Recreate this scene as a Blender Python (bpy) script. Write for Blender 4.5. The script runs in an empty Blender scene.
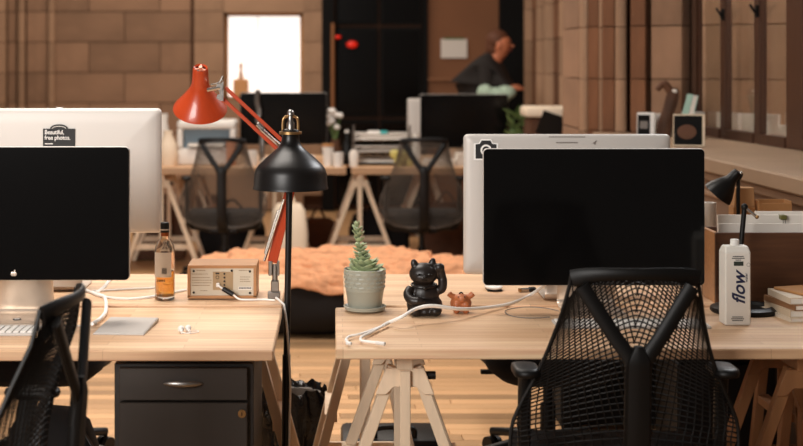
import bpy, bmesh, math, random
from mathutils import Vector, Matrix, Euler, noise as mnoise
random.seed(7)
scn = bpy.context.scene
C = scn.collection
PI = math.pi

# ------------------------------------------------------------------ camera, world, lights, exposure
EYE = 1.465; FPX = 1450.0; VX, VY = 334.0, 63.0
cd = bpy.data.cameras.new('camera'); cam = bpy.data.objects.new('camera', cd); C.objects.link(cam)
cam.location = (0, 0, EYE); cam.rotation_euler = (PI/2, 0, 0)
cd.sensor_fit = 'HORIZONTAL'; cd.sensor_width = 36.0; cd.lens = FPX/803*36
cd.shift_x = (401.5-VX)/803; cd.shift_y = -(223-VY)/803
cd.dof.use_dof = True; cd.dof.focus_distance = 4.25; cd.dof.aperture_fstop = 3.2
cd.clip_end = 100
scn.camera = cam

w = bpy.data.worlds.new('world'); scn.world = w; w.use_nodes = True
bg = w.node_tree.nodes['Background']; bg.inputs[0].default_value = (1.0, 0.90, 0.82, 1); bg.inputs[1].default_value = 0.09

def area(name, loc, rot, sx, sy, energy, col):
    l = bpy.data.lights.new(name, 'AREA'); l.shape = 'RECTANGLE'; l.size = sx; l.size_y = sy
    l.energy = energy; l.color = col
    o = bpy.data.objects.new(name, l); C.objects.link(o); o.location = loc; o.rotation_euler = rot
    return o
area('ceiling_light_desks', (-1.0, 5.0, 3.8), (0, math.radians(4), 0), 1.8, 1.4, 46, (1.0, 0.92, 0.84)).data.spread = math.radians(110)
area('ceiling_light_back', (-0.6, 9.2, 4.2), (0, 0, 0), 3.0, 2.0, 106, (1.0, 0.87, 0.75))
area('ceiling_light_far', (-1.6, 12.8, 4.2), (0, 0, 0), 2.4, 1.6, 62, (1.0, 0.88, 0.76))
area('window_light_front', (-3.2, -1.2, 2.7), (math.radians(78), 0, math.radians(-22)), 3.0, 2.4, 54, (1.0, 0.96, 0.92)).data.spread = math.radians(66)
area('outside_fill', (2.6, 7.0, 3.6), (math.radians(-20), 0, 0), 0.5, 2.4, 110, (0.97, 0.98, 1.0))  # unseen lamp added to brighten the masonry behind the panes

vs = scn.view_settings
vs.view_transform = 'Standard'; vs.look = 'None'; vs.gamma = 1.0; vs.exposure = 0.34
try: vs.use_curve_mapping = False
except Exception: pass

# ------------------------------------------------------------------ helpers
def P(x, y, D):                     # photograph pixel at real depth D (metres) -> room point
    return Vector(((x-VX)/FPX*D, D, EYE-(y-VY)/FPX*D))
def lin(c):
    r = []
    for k in c[:3]:
        k = k/255.0
        r.append(k/12.92 if k <= 0.04045 else ((k+0.055)/1.055)**2.4)
    return tuple(r)+(1.0,)
MATS = {}
def mat(name, col, rough=0.6, metal=0.0, noise=0.0, nscale=8.0, bump=0.0, bscale=60.0, emit=0.0, trans=0.0, ior=1.45, spec=0.5, stretch=None, coat=0.0):
    if name in MATS: return MATS[name]
    m = bpy.data.materials.new(name); m.use_nodes = True; MATS[name] = m
    nt = m.node_tree; b = nt.nodes['Principled BSDF']
    c = lin(col)
    b.inputs['Base Color'].default_value = c; b.inputs['Roughness'].default_value = rough
    b.inputs['Metallic'].default_value = metal; b.inputs['IOR'].default_value = ior
    b.inputs['Specular IOR Level'].default_value = spec
    if trans: b.inputs['Transmission Weight'].default_value = trans
    if coat: b.inputs['Coat Weight'].default_value = coat
    if emit:
        b.inputs['Emission Color'].default_value = c; b.inputs['Emission Strength'].default_value = emit
    if noise or bump:
        tc = nt.nodes.new('ShaderNodeTexCoord'); mp = nt.nodes.new('ShaderNodeMapping')
        nt.links.new(tc.outputs['Object'], mp.inputs['Vector'])
        if stretch: mp.inputs['Scale'].default_value = stretch
    if noise:
        n = nt.nodes.new('ShaderNodeTexNoise'); n.inputs['Scale'].default_value = nscale; n.inputs['Detail'].default_value = 5
        nt.links.new(mp.outputs[0], n.inputs['Vector'])
        oi = nt.nodes.new('ShaderNodeObjectInfo')
        ad = nt.nodes.new('ShaderNodeMath'); ad.operation = 'MULTIPLY_ADD'; ad.inputs[1].default_value = 0.45; ad.inputs[2].default_value = -0.22
        nt.links.new(oi.outputs['Random'], ad.inputs[0])
        ad2 = nt.nodes.new('ShaderNodeMath'); ad2.operation = 'ADD'
        nt.links.new(n.outputs['Fac'], ad2.inputs[0]); nt.links.new(ad.outputs[0], ad2.inputs[1])
        r = nt.nodes.new('ShaderNodeValToRGB')
        r.color_ramp.elements[0].position = 0.25; r.color_ramp.elements[1].position = 0.75
        r.color_ramp.elements[0].color = tuple(k*(1-noise) for k in c[:3])+(1,)
        r.color_ramp.elements[1].color = tuple(min(1, k*(1+noise)) for k in c[:3])+(1,)
        nt.links.new(ad2.outputs[0], r.inputs[0]); nt.links.new(r.outputs[0], b.inputs['Base Color'])
    if bump:
        n2 = nt.nodes.new('ShaderNodeTexNoise'); n2.inputs['Scale'].default_value = bscale; n2.inputs['Detail'].default_value = 4
        nt.links.new(mp.outputs[0], n2.inputs['Vector'])
        bp = nt.nodes.new('ShaderNodeBump'); bp.inputs['Strength'].default_value = bump; bp.inputs['Distance'].default_value = 0.01
        nt.links.new(n2.outputs['Fac'], bp.inputs['Height']); nt.links.new(bp.outputs[0], b.inputs['Normal'])
    return m
def wood_staves(name, c1, c2, sw, sl, rough=0.5, coord='Object', rot=0):
    m = bpy.data.materials.new(name); m.use_nodes = True; MATS[name] = m
    nt = m.node_tree; b = nt.nodes['Principled BSDF']; b.inputs['Roughness'].default_value = rough
    tc = nt.nodes.new('ShaderNodeTexCoord'); mp = nt.nodes.new('ShaderNodeMapping')
    nt.links.new(tc.outputs[coord], mp.inputs['Vector'])
    br = nt.nodes.new('ShaderNodeTexBrick'); br.inputs['Scale'].default_value = 1.0
    br.inputs['Brick Width'].default_value = sl; br.inputs['Row Height'].default_value = sw
    br.inputs['Mortar Size'].default_value = 0.0006; br.inputs['Mortar'].default_value = lin([k*0.86 for k in c2])
    br.inputs['Color1'].default_value = lin(c1); br.inputs['Color2'].default_value = lin(c2); br.inputs['Bias'].default_value = -0.15
    br.offset = 0.37; br.offset_frequency = 2
    nt.links.new(mp.outputs[0], br.inputs['Vector'])
    mp2 = nt.nodes.new('ShaderNodeMapping'); mp2.inputs['Scale'].default_value = (1.2, 24, 24)
    nt.links.new(tc.outputs[coord], mp2.inputs['Vector'])
    n = nt.nodes.new('ShaderNodeTexNoise'); n.inputs['Scale'].default_value = 3.0; n.inputs['Detail'].default_value = 6
    nt.links.new(mp2.outputs[0], n.inputs['Vector'])
    mx = nt.nodes.new('ShaderNodeMixRGB'); mx.blend_type = 'OVERLAY'; mx.inputs[0].default_value = 0.42
    nt.links.new(br.outputs['Color'], mx.inputs[1]); nt.links.new(n.outputs['Fac'], mx.inputs[2])
    nt.links.new(mx.outputs[0], b.inputs['Base Color'])
    return m

class MB:
    def __init__(s): s.v = []; s.f = []
    def add(s, vs_, fs): 
        o = len(s.v); s.v += [Vector(p) for p in vs_]; s.f += [tuple(i+o for i in f) for f in fs]; return s
    def xf(s, M, start=0):
        for i in range(start, len(s.v)): s.v[i] = M @ s.v[i]
        return s
    def box(s, c, d, rot=None):
        c = Vector(c); R = rot if rot is not None else Matrix.Identity(3)
        if isinstance(R, (tuple, list)): R = Euler(R).to_matrix()
        q = []
        for z in (-1, 1):
            for y in (-1, 1):
                for x in (-1, 1): q.append(c + R @ Vector((x*d[0]/2, y*d[1]/2, z*d[2]/2)))
        return s.add(q, [(0,2,3,1),(4,5,7,6),(0,1,5,4),(2,6,7,3),(0,4,6,2),(1,3,7,5)])
    def bb(s, x0, x1, y0, y1, z0, z1): return s.box(((x0+x1)/2, (y0+y1)/2, (z0+z1)/2), (x1-x0, y1-y0, z1-z0))
    def bar(s, a, b, wx, wy, side=(0,1,0)):      # rectangular bar between two points; wy measured along side
        a = Vector(a); b = Vector(b); t = (b-a).normalized(); sd = Vector(side); sd = (sd - t*sd.dot(t)).normalized(); u = t.cross(sd)
        q = []
        for p in (a, b):
            for i, j in ((-1,-1),(1,-1),(1,1),(-1,1)): q.append(p + u*i*wx/2 + sd*j*wy/2)
        return s.add(q, [(3,2,1,0),(4,5,6,7),(0,1,5,4),(1,2,6,5),(2,3,7,6),(3,0,4,7)])
    def tube(s, pts, r, n=8, cap=True):
        pts = [Vector(p) for p in pts]; k = len(pts)
        rs = r if isinstance(r, (list, tuple)) else [r]*k
        t0 = (pts[1]-pts[0]).normalized(); up = Vector((0,0,1)) if abs(t0.z) < 0.9 else Vector((0,1,0))
        u = t0.cross(up).normalized(); o = len(s.v); 
        for i, p in enumerate(pts):
            t = (pts[min(i+1,k-1)]-pts[max(i-1,0)]).normalized()
            u = (u - t*u.dot(t)).normalized(); w_ = t.cross(u)
            for j in range(n):
                a = 2*PI*j/n; s.v.append(p + (u*math.cos(a)+w_*math.sin(a))*rs[i])
        for i in range(k-1):
            for j in range(n):
                s.f.append((o+i*n+j, o+i*n+(j+1)%n, o+(i+1)*n+(j+1)%n, o+(i+1)*n+j))
        if cap:
            s.f.append(tuple(o+j for j in range(n))[::-1]); s.f.append(tuple(o+(k-1)*n+j for j in range(n)))
        return s
    def cyl(s, a, b, r, r2=None, n=20): return s.tube([a, b], [r, r if r2 is None else r2], n)
    def sweep(s, pts, ws, ds, side, n=10, p=3.0):   # rounded section, width along side
        pts = [Vector(q) for q in pts]; k = len(pts); o = len(s.v); side = Vector(side)
        for i, q in enumerate(pts):
            t = (pts[min(i+1,k-1)]-pts[max(i-1,0)]).normalized()
            u = (side - t*side.dot(t)).normalized(); d = t.cross(u)
            W = ws[i] if isinstance(ws, (list, tuple)) else ws; Dp = ds[i] if isinstance(ds, (list, tuple)) else ds
            for j in range(n):
                a = 2*PI*(j+.5)/n; ca, sa = math.cos(a), math.sin(a)
                e = (abs(ca)**p+abs(sa)**p)**(-1/p)
                s.v.append(q + u*ca*e*W/2 + d*sa*e*Dp/2)
        for i in range(k-1):
            for j in range(n): s.f.append((o+i*n+j, o+i*n+(j+1)%n, o+(i+1)*n+(j+1)%n, o+(i+1)*n+j))
        s.f.append(tuple(o+j for j in range(n))[::-1]); s.f.append(tuple(o+(k-1)*n+j for j in range(n)))
        return s
    def lathe(s, prof, n=32, c=(0,0,0), close=True):
        o = len(s.v); c = Vector(c); k = len(prof)
        for r, z in prof:
            for j in range(n):
                a = 2*PI*j/n; s.v.append(c+Vector((r*math.cos(a), r*math.sin(a), z)))
        for i in range(k-1):
            for j in range(n): s.f.append((o+i*n+j, o+i*n+(j+1)%n, o+(i+1)*n+(j+1)%n, o+(i+1)*n+j))
        if close:
            s.f.append(tuple(o+j for j in range(n))[::-1]); s.f.append(tuple(o+(k-1)*n+j for j in range(n)))
        return s
    def ell(s, c, r, n=20, m=12, rot=None):
        st = len(s.v); prof = [(max(1e-4, math.sin(PI*i/m)), -math.cos(PI*i/m)) for i in range(m+1)]
        s.lathe(prof, n, close=False)
        R = Euler(rot).to_matrix().to_4x4() if rot else Matrix.Identity(4)
        return s.xf(Matrix.Translation(c) @ R @ Matrix.Diagonal((r[0], r[1], r[2], 1)), st)
    def prism(s, out, y0, y1):                   # outline in XZ, thickness along Y
        n = len(out); o = len(s.v)
        s.v += [Vector((x, y0, z)) for x, z in out]+[Vector((x, y1, z)) for x, z in out]
        s.f.append(tuple(range(o, o+n))); s.f.append(tuple(range(o+2*n-1, o+n-1, -1)))
        for j in range(n): s.f.append((o+j, o+n+j, o+n+(j+1)%n, o+(j+1)%n))
        return s
    def loft(s, rings, cap=True):
        o = len(s.v); n = len(rings[0])
        for r in rings: s.v += [Vector(p) for p in r]
        for i in range(len(rings)-1):
            for j in range(n): s.f.append((o+i*n+j, o+i*n+(j+1)%n, o+(i+1)*n+(j+1)%n, o+(i+1)*n+j))
        if cap:
            s.f.append(tuple(o+j for j in range(n))[::-1]); s.f.append(tuple(o+(len(rings)-1)*n+j for j in range(n)))
        return s
    def mesh(s, name, m, smooth=False, bevel=0, seg=1, sharp=0.7):
        me = bpy.data.meshes.new(name); me.from_pydata([tuple(p) for p in s.v], [], s.f); me.update()
        bm = bmesh.new(); bm.from_mesh(me)
        bmesh.ops.recalc_face_normals(bm, faces=bm.faces)
        if bevel:
            ed = [e for e in bm.edges if len(e.link_faces) == 2 and e.calc_face_angle(0) > 0.5]
            bmesh.ops.bevel(bm, geom=ed, offset=bevel, segments=seg, affect='EDGES', profile=0.5)
        bm.to_mesh(me); bm.free()
        if smooth or seg > 1:
            me.shade_smooth(); me.set_sharp_from_angle(angle=sharp)
        me.materials.append(m)
        return me
    def build(s, name, m, parent=None, smooth=False, bevel=0, seg=1, sharp=0.7, loc=None):
        o = bpy.data.objects.new(name, s.mesh(name, m, smooth, bevel, seg, sharp)); C.objects.link(o)
        if parent: o.parent = parent
        if loc is not None: o.location = loc
        return o
def rr(wd, ht, r, n=5, cx=0, cz=0):
    o = []
    for (sx, sz, a0) in ((1,1,0),(-1,1,90),(-1,-1,180),(1,-1,270)):
        for i in range(n+1):
            a = math.radians(a0+90*i/n); o.append((cx+sx*(wd/2-r)+r*math.cos(a), cz+sz*(ht/2-r)+r*math.sin(a)))
    return o
def tag(o, label=None, cat=None, group=None, kind=None):
    if label: o['label'] = label
    if cat: o['category'] = cat
    if group: o['group'] = group
    if kind: o['kind'] = kind
    return o
def thing(name, label, cat, loc=(0,0,0), rz=0, group=None):
    o = bpy.data.objects.new(name, None); C.objects.link(o); o.empty_display_size = 0.05
    o.location = loc; o.rotation_euler = (0, 0, rz)
    return tag(o, label, cat, group)
def inst(me, name, parent=None, loc=(0,0,0), rot=(0,0,0), sc=(1,1,1)):
    o = bpy.data.objects.new(name, me); C.objects.link(o); o.parent = parent; o.location = loc; o.rotation_euler = rot; o.scale = sc
    return o
def copy_tree(o, parent=None):
    c = o.copy(); C.objects.link(c); c.parent = parent
    for ch in list(o.children): copy_tree(ch, c)
    return c
def spline(pts, k=6):                 # catmull-rom
    pts = [Vector(p) for p in pts]; q = [pts[0]*2-pts[1]]+pts+[pts[-1]*2-pts[-2]]; out = []
    for i in range(1, len(q)-2):
        for j in range(k):
            t = j/k; a, b, c, d = q[i-1], q[i], q[i+1], q[i+2]
            out.append(0.5*((2*b)+(c-a)*t+(2*a-5*b+4*c-d)*t*t+(3*b-a-3*c+d)*t**3))
    out.append(pts[-1]); return out
def text_mesh(name, body, size, m, parent, M, ext=0.0004, align='LEFT', shear=0.0, space=1.0, bold=0.0):
    cu = bpy.data.curves.new(name, 'FONT'); cu.body = body; cu.size = size; cu.extrude = ext; cu.align_x = align; cu.shear = shear; cu.space_line = space
    cu.offset = bold; cu.resolution_u = 3
    t = bpy.data.objects.new(name, cu); C.objects.link(t)
    dg = bpy.context.evaluated_depsgraph_get(); me = bpy.data.meshes.new_from_object(t.evaluated_get(dg))
    bpy.data.objects.remove(t); bpy.data.curves.remove(cu)
    me.materials.clear(); me.materials.append(m)
    o = bpy.data.objects.new(name, me); C.objects.link(o); o.parent = parent; o.matrix_local = M
    return o

# ------------------------------------------------------------------ materials
DESK = wood_staves('desk_wood', (222,186,150), (200,158,120), 0.042, 0.55, 0.45)
FLOORW = wood_staves('floor_wood', (206,162,116), (184,138,94), 0.085, 1.6, 0.38)
BOARD = mat('floor_board', (204,160,116), 0.36, noise=0.38, nscale=3.0, stretch=(1.0, 14, 14))
BGDESK = wood_staves('pale_desk_wood', (222,180,140), (205,160,118), 0.05, 0.6, 0.5)
PALE = mat('pale_timber', (222,198,170), 0.6, noise=0.10, nscale=5, stretch=(9,9,0.8))
PALE_DIM = mat('pale_timber_dim', (138,94,58), 0.55, noise=0.14, nscale=5, stretch=(9,9,0.8))  # pale timber with the dim light of the right side put into its colour
TAN = mat('tan_timber', (140,92,56), 0.55, noise=0.14, nscale=5, stretch=(9,9,0.8))
STONE = mat('stone', (142,110,86), 0.85, noise=0.22, nscale=1.1, bump=0.15, bscale=14)
STONE_SHADED = mat('stone_shaded_warm', (120,80,54), 0.85, noise=0.18, nscale=1.5, bump=0.15, bscale=14)  # for the flats: relief shading and warm light put into the stone colour
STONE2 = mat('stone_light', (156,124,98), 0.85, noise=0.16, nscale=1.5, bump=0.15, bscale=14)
MORTAR = mat('mortar', (92,62,44), 0.9)
DKWOOD = mat('dark_wood', (72,43,26), 0.45, noise=0.25, nscale=5, stretch=(9,9,0.8))
BLACKISH = mat('black_joinery', (8,6,5), 0.7, spec=0.2)
DKGLASS = mat('dark_glass', (8,6,5), 0.16, spec=0.3)
BRNWALL = mat('brown_plaster', (124,82,54), 0.8, noise=0.10, nscale=2)
PLASTIC = mat('black_plastic', (13,11,10), 0.45, spec=0.35)
NET = mat('black_elastomer', (12,10,9), 0.5, spec=0.4)
FABRIC = mat('black_fabric', (16,14,14), 0.95, bump=0.3, bscale=300)
SCREEN = mat('black_screen', (9,8,8), 0.12, spec=0.35)
ALU = mat('aluminium', (190,184,178), 0.5, metal=0.2)
ALUD = mat('aluminium_stand', (196,182,168), 0.36, metal=0.75)
CHROME = mat('chrome', (200,192,184), 0.22, metal=1.0)
STEEL = mat('grey_steel', (150,145,140), 0.35, metal=1.0)
BRASS = mat('brass', (160,126,84), 0.32, metal=0.9)
RED = mat('red_enamel', (176,62,26), 0.3, coat=0.3)
BLKMET = mat('black_enamel', (15,12,11), 0.36, spec=0.4)
WHITE = mat('white_plastic', (226,222,216), 0.4)
CORD = mat('white_cord', (240,236,230), 0.5)
CABIN = mat('charcoal_laminate', (38,31,26), 0.55, noise=0.08, nscale=30)
CABIN2 = mat('charcoal_laminate_front', (45,37,31), 0.5, noise=0.06, nscale=30)
CARD = mat('cardboard', (176,126,78), 0.8)
PAPER = mat('paper', (224,216,206), 0.8)
INK = mat('ink', (24,24,30), 0.6)
STICK = mat('sticker_black', (26,26,27), 0.6)
STICKW = mat('sticker_white', (235,232,228), 0.6)
RADIO = mat('radio_wood', (176,126,82), 0.45, noise=0.16, nscale=6, stretch=(1,14,14))
RADIOB = mat('radio_back_panel', (200,188,168), 0.6)
BOXW = mat('box_wood', (88,54,32), 0.5, noise=0.25, nscale=6, stretch=(1,12,12))
LINER = mat('black_liner', (14,13,13), 0.2, bump=0.9, bscale=22)
BEAN = mat('black_canvas', (26,22,21), 0.85, bump=0.4, bscale=12)
ORANGE = mat('orange_fleece', (218,156,114), 0.95, noise=0.22, nscale=22, bump=0.8, bscale=60)
GLASS = mat('clear_glass', (250,248,244), 0.03, trans=1.0)
WPANE = mat('window_glass', (235,230,222), 0.04, trans=1.0, ior=1.3)
WHISKY = mat('whisky', (240,176,84), 0.05, trans=0.92, ior=1.33)
POT = mat('glazed_pot', (162,162,148), 0.35, noise=0.06)
SOIL = mat('soil', (60,42,30), 0.95)
LEAF = mat('succulent_leaf', (158,170,130), 0.5, noise=0.22, nscale=20)
CATB = mat('cat_glaze', (30,23,20), 0.38)
CATG = mat('cat_gloss', (16,12,11), 0.18)
PIGB = mat('pig_brown', (170,98,58), 0.42)
CREAM = mat('cream_box', (238,220,196), 0.7)
TEAL = mat('teal', (70,176,176), 0.5)
GREEN = mat('foliage', (96,116,66), 0.6, noise=0.3, nscale=20)
APPLE = mat('yellow_green_fruit', (206,196,120), 0.45)
BROWNM = mat('brown_clutter', (84,52,32), 0.7, noise=0.3, nscale=8)
JACKET = mat('dark_jacket', (34,28,25), 0.85)
SKIN = mat('skin', (198,120,84), 0.55)
HAIR = mat('brown_hair', (92,52,30), 0.7)
MINT = mat('mint_cloth', (168,190,170), 0.8, noise=0.4, nscale=25)
TROUS = mat('dark_trousers', (30,28,30), 0.9)

# ------------------------------------------------------------------ setting
def struct(o): o['kind'] = 'structure'; return o
DH = 0.73
BW = 14.5                                         # depth of the back wall
fl = MB().bb(-6, 4.5, -1.5, BW+0.3, -0.06, -0.012).build('floor', FLOORW); struct(fl)
bd = MB().box((0,0,0), (1,1,1)).mesh('floor_board', BOARD)
y = 5.2; row = 0
while y < 8.4:
    x = -2.4 - random.random()*1.2
    while x < 2.3:
        L = random.choice((0.9, 1.2, 1.5, 1.8))
        inst(bd, 'floor_board', fl, (x+L/2, y+0.043, -0.006), (0,0,0), (L-0.003, 0.083, 0.012))
        x += L
    y += 0.086; row += 1

def blocks(parent, me, x0, x1, z0, zj, nrow, bw, yfront, ph, dep=0.05, gap=0.008, rh=0.305):
    for k in range(nrow):
        zc = zj + k*rh; xs = x0; off = ph[k % len(ph)]
        cuts = [x0]; c = off
        while c < x1-0.03:
            if c > x0+0.03: cuts.append(c)
            c += bw
        cuts.append(x1)
        for a, b in zip(cuts, cuts[1:]):
            inst(me, 'stone_block', parent, ((a+b)/2, yfront+dep/2+random.uniform(0,0.006), zc+rh/2), (0,0,0), (b-a-gap, dep, rh-gap))
blk = MB().box((0,0,0), (1,1,1)).mesh('stone_block', STONE, bevel=0.012)
blk_shaded = MB().box((0,0,0), (1,1,1)).mesh('stone_block_shaded', STONE_SHADED, bevel=0.012)
blk2 = MB().box((0,0,0), (1,1,1)).mesh('stone_block_light', STONE2, bevel=0.012)

wb = MB()
OX0, OX1, OZ0, OZ1 = -1.09, -0.31, 1.10, 1.965    # bright window opening
wb.bb(-6, OX0, BW+0.05, BW+0.3, 0, 4.6); wb.bb(OX1, 4.5, BW+0.05, BW+0.3, 0, 4.6)
wb.bb(OX0, OX1, BW+0.05, BW+0.3, 0, OZ0); wb.bb(OX0, OX1, BW+0.05, BW+0.3, OZ1, 4.6)
wall_back = struct(wb.build('wall_back', MORTAR))
Z0 = 1.675-0.305*5
# running-bond block field
blocks(wall_back, blk, -2.79, -1.43, 0, Z0, 10, 0.71, BW, [-2.45, -2.45+0.355])
# left moulded pilaster: half round shafts and flat fillets
for (xa, xb, kind) in ((-4.6,-3.42,'flat'), (-3.40,-3.28,'shaft'), (-3.26,-3.18,'flat'), (-3.16,-3.09,'shaft'), (-3.07,-2.87,'flat'), (-2.86,-2.79,'shaft')):
    for k in range(10):
        za = Z0+0.305*k
        if kind == 'flat': inst(blk, 'stone_block', wall_back, ((xa+xb)/2, BW+0.03, za+0.152), (0,0,0), (xb-xa, 0.06, 0.298))
        else:
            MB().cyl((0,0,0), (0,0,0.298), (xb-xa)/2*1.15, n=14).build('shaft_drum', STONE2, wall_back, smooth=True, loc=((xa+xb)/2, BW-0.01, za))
# stone surround of the bright window
for k in range(10):
    za = Z0+0.305*k
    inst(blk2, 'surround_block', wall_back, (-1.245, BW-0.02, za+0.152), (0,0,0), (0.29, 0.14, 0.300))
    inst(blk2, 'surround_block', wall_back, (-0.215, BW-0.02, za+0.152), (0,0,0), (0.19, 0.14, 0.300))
inst(blk2, 'lintel_block', wall_back, (-0.70, BW-0.02, 2.12), (0,0,0), (0.79, 0.14, 0.305))
inst(blk2, 'lintel_block', wall_back, (-0.70, BW-0.02, 2.43), (0,0,0), (0.79, 0.14, 0.305))
inst(blk2, 'window_apron', wall_back, (-0.70, BW-0.02, 0.55), (0,0,0), (0.79, 0.14, 1.09))
# bright window: frame, two daylight panes
LIT = mat('daylit_pane', (255,250,244), 0.3, emit=0.7)
win = thing('window_1', None, None, (0,0,0)); struct(win)
fr = MB(); fr.bb(OX0, OX1, BW+0.02, BW+0.08, OZ1-0.03, OZ1); fr.bb(OX0, OX1, BW+0.02, BW+0.08, OZ0, OZ0+0.03)
fr.bb(OX0, OX0+0.03, BW+0.02, BW+0.08, OZ0, OZ1); fr.bb(OX1-0.03, OX1, BW+0.02, BW+0.08, OZ0, OZ1)
fr.build('window_frame', CARD, win)
MB().bb(OX0+0.03, -0.765, BW+0.05, BW+0.06, OZ0+0.03, OZ1-0.03).build('pane', LIT, win)
MB().bb(-0.757, OX1-0.03, BW+0.05, BW+0.06, OZ0+0.03, OZ1-0.03).build('pane', LIT, win)
# dark glazed door with frame
door = thing('door_1', None, None); struct(door)
DX0, DX1 = 0.0, 0.90
m = MB(); m.bb(-0.12, DX0, BW-0.10, BW+0.05, 0, 3.4); m.bb(DX1-0.02, DX1+0.03, BW-0.10, BW+0.05, 0, 3.4); m.bb(DX0, DX1, BW-0.10, BW+0.05, 2.6, 3.4)
m.build('door_frame', BLACKISH, door)
for (a, b) in ((0.02, 0.44), (0.46, 0.87)):
    for (z0, z1) in ((0.05, 0.9), (0.93, 1.82), (1.85, 2.58)):
        lf = MB().bb(a, b, BW-0.03, BW+0.01, z0, z1).build('door_panel', BLACKISH, door)
        MB().bb(a+0.03, b-0.03, BW-0.04, BW-0.03, z0+0.03, z1-0.03).build('glass_pane', DKGLASS, lf)
MB().cyl((-0.012, BW-0.13, 0.9), (-0.012, BW-0.13, 1.86), 0.018, n=10).build('pull_handle', TAN, door, smooth=True)
# brown plastered bay and dark column
bay = MB().bb(0.93, 1.64, BW-0.05, BW+0.05, 0, 3.4).build('wall_bay', BRNWALL); struct(bay)
MB().bb(0.93, 1.64, BW-0.09, BW-0.05, 1.29, 1.315).build('dado_rail', TAN, bay)
colm = MB(); colm.bb(1.64, 1.91, BW-0.12, BW+0.05, 0, 3.4); struct(colm.build('trim_1', BLACKISH, bevel=0.02))

# right wall -------------------------------------------------------
XR = 1.95
wr = MB().bb(XR, XR+0.3, 9.2, BW+0.05, 0, 4.6).build('wall_right', MORTAR); struct(wr)
Zr = 1.374-0.3*5
yy = 11.0
pat = [('f',0.50),('s',0.13),('f',0.22),('s',0.10),('g',0.09),('f',0.42),('s',0.16),('g',0.10),('f',0.35),('s',0.13),('f',0.6),('s',0.15),('f',0.7)]
for kd, L in pat:
    for k in range(9):
        za = Zr+0.3*k
        if za < -0.2: continue
        if kd == 'f': inst(blk_shaded, 'stone_block', wr, (XR-0.02, yy+L/2, za+0.15), (0,0,0), (0.09, L-0.008, 0.293))
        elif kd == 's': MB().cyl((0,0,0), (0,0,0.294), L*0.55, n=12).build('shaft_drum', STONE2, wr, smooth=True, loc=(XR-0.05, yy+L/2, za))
    yy += L
# pier with splayed moulded reveal facing the room
A = Vector((1.47, 8.52)); Bp = Vector((2.07, 8.10))
pier = MB().add([(1.50,8.60,0),(3.0,7.56,0),(3.0,9.22,0),(1.50,9.22,0),(1.50,8.60,4.6),(3.0,7.56,4.6),(3.0,9.22,4.6),(1.50,9.22,4.6)],
    [(0,3,2,1),(4,5,6,7),(0,1,5,4),(1,2,6,5),(2,3,7,6),(3,0,4,7)]).build('wall_pier', MORTAR); struct(pier)
dirv = (Bp-A).normalized(); nrm = Vector((-abs(dirv.y), -abs(dirv.x)))
LL = (Bp-A).length; ang = math.atan2(dirv.y, dirv.x)
strips = [(0.00,0.06,'s'),(0.07,0.16,'f',0.0),(0.165,0.195,'s'),(0.20,0.30,'f',0.01),(0.31,0.385,'s'),(0.40,0.445,'g'),(0.45,0.57,'f',0.03),(0.575,0.61,'g'),(0.615,0.86,'f',0.02),(0.87,0.97,'g')]
for stp in strips:
    a, b, kd = stp[:3]; c0 = A + dirv*LL*(a+b)/2; wl = LL*(b-a)
    for k in range(9):
        za = Zr+0.3*k
        if kd == 'f':
            pr = c0 + nrm*stp[3]*1.0
            inst(blk_shaded if stp[0] < 0.6 else blk, 'reveal_block', pier, (pr.x, pr.y, za+0.15), (0,0,ang), (wl, 0.12, 0.294))
        elif kd == 's':
            pr = c0 + nrm*0.05
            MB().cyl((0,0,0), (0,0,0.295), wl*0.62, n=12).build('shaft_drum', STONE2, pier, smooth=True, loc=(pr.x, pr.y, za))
for k in range(9):                              # the same masonry going on outside the glass
    for q_ in range(3):
        pr = Bp + dirv*(0.14+q_*0.30+0.02) + nrm*0.02
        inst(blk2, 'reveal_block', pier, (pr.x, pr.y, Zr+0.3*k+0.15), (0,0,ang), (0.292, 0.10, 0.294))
# pier side to the room
for k in range(9): inst(blk, 'pier_block', pier, (1.495, 8.90, Zr+0.3*k+0.15), (0,0,0), (0.09, 0.60, 0.293))

SILL = 1.065
def gx(D): return 2.05+(8.1-D)*0.0692             # glass plane
wd = thing('window_2', None, None); struct(wd)
gang = math.atan2(-1.0, 0.0692)
def wbar(D, wdt, z0, z1, dep=0.07, name='mullion'):
    MB().box((0,0,(z0+z1)/2), (wdt, dep, z1-z0)).build(name, DKWOOD, wd, bevel=0.006).matrix_local = Matrix.Translation((gx(D), D, 0)) @ Matrix.Rotation(gang, 4, 'Z')
for D_, wdt in ((8.09,0.05),(7.68,0.075),(7.18,0.075),(6.70,0.20),(6.1,0.075),(5.5,0.075)): wbar(D_, wdt, SILL, 2.75, 0.045)
for D0, D1 in ((8.06,7.72),(7.64,7.22),(7.14,6.80),(6.6,6.14),(6.06,5.54)):
    L = D0-D1; mid = (D0+D1)/2; M4 = Matrix.Translation((gx(mid), mid, 0)) @ Matrix.Rotation(gang, 4, 'Z')
    MB().bb(-L/2, L/2, -0.03, 0.03, SILL, SILL+0.05).build('bottom_rail', DKWOOD, wd).matrix_local = M4
    MB().bb(-L/2, L/2, -0.03, 0.03, 2.68, 2.75).build('top_rail', DKWOOD, wd).matrix_local = M4
    MB().bb(-L/2, L/2, -0.003, 0.003, SILL+0.05, 2.68).build('pane', WPANE, wd).matrix_local = M4
for D_ in (7.66, 7.16):
    h = MB(); h.box((0.015,0,0), (0.012,0.03,0.06)); h.cyl((0.01,0,-0.01), (-0.02,0.0,0.035), 0.007, n=8)
    h.build('latch', BLACKISH, wd, loc=(gx(D_)-0.045, D_-0.01, 1.72))
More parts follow.
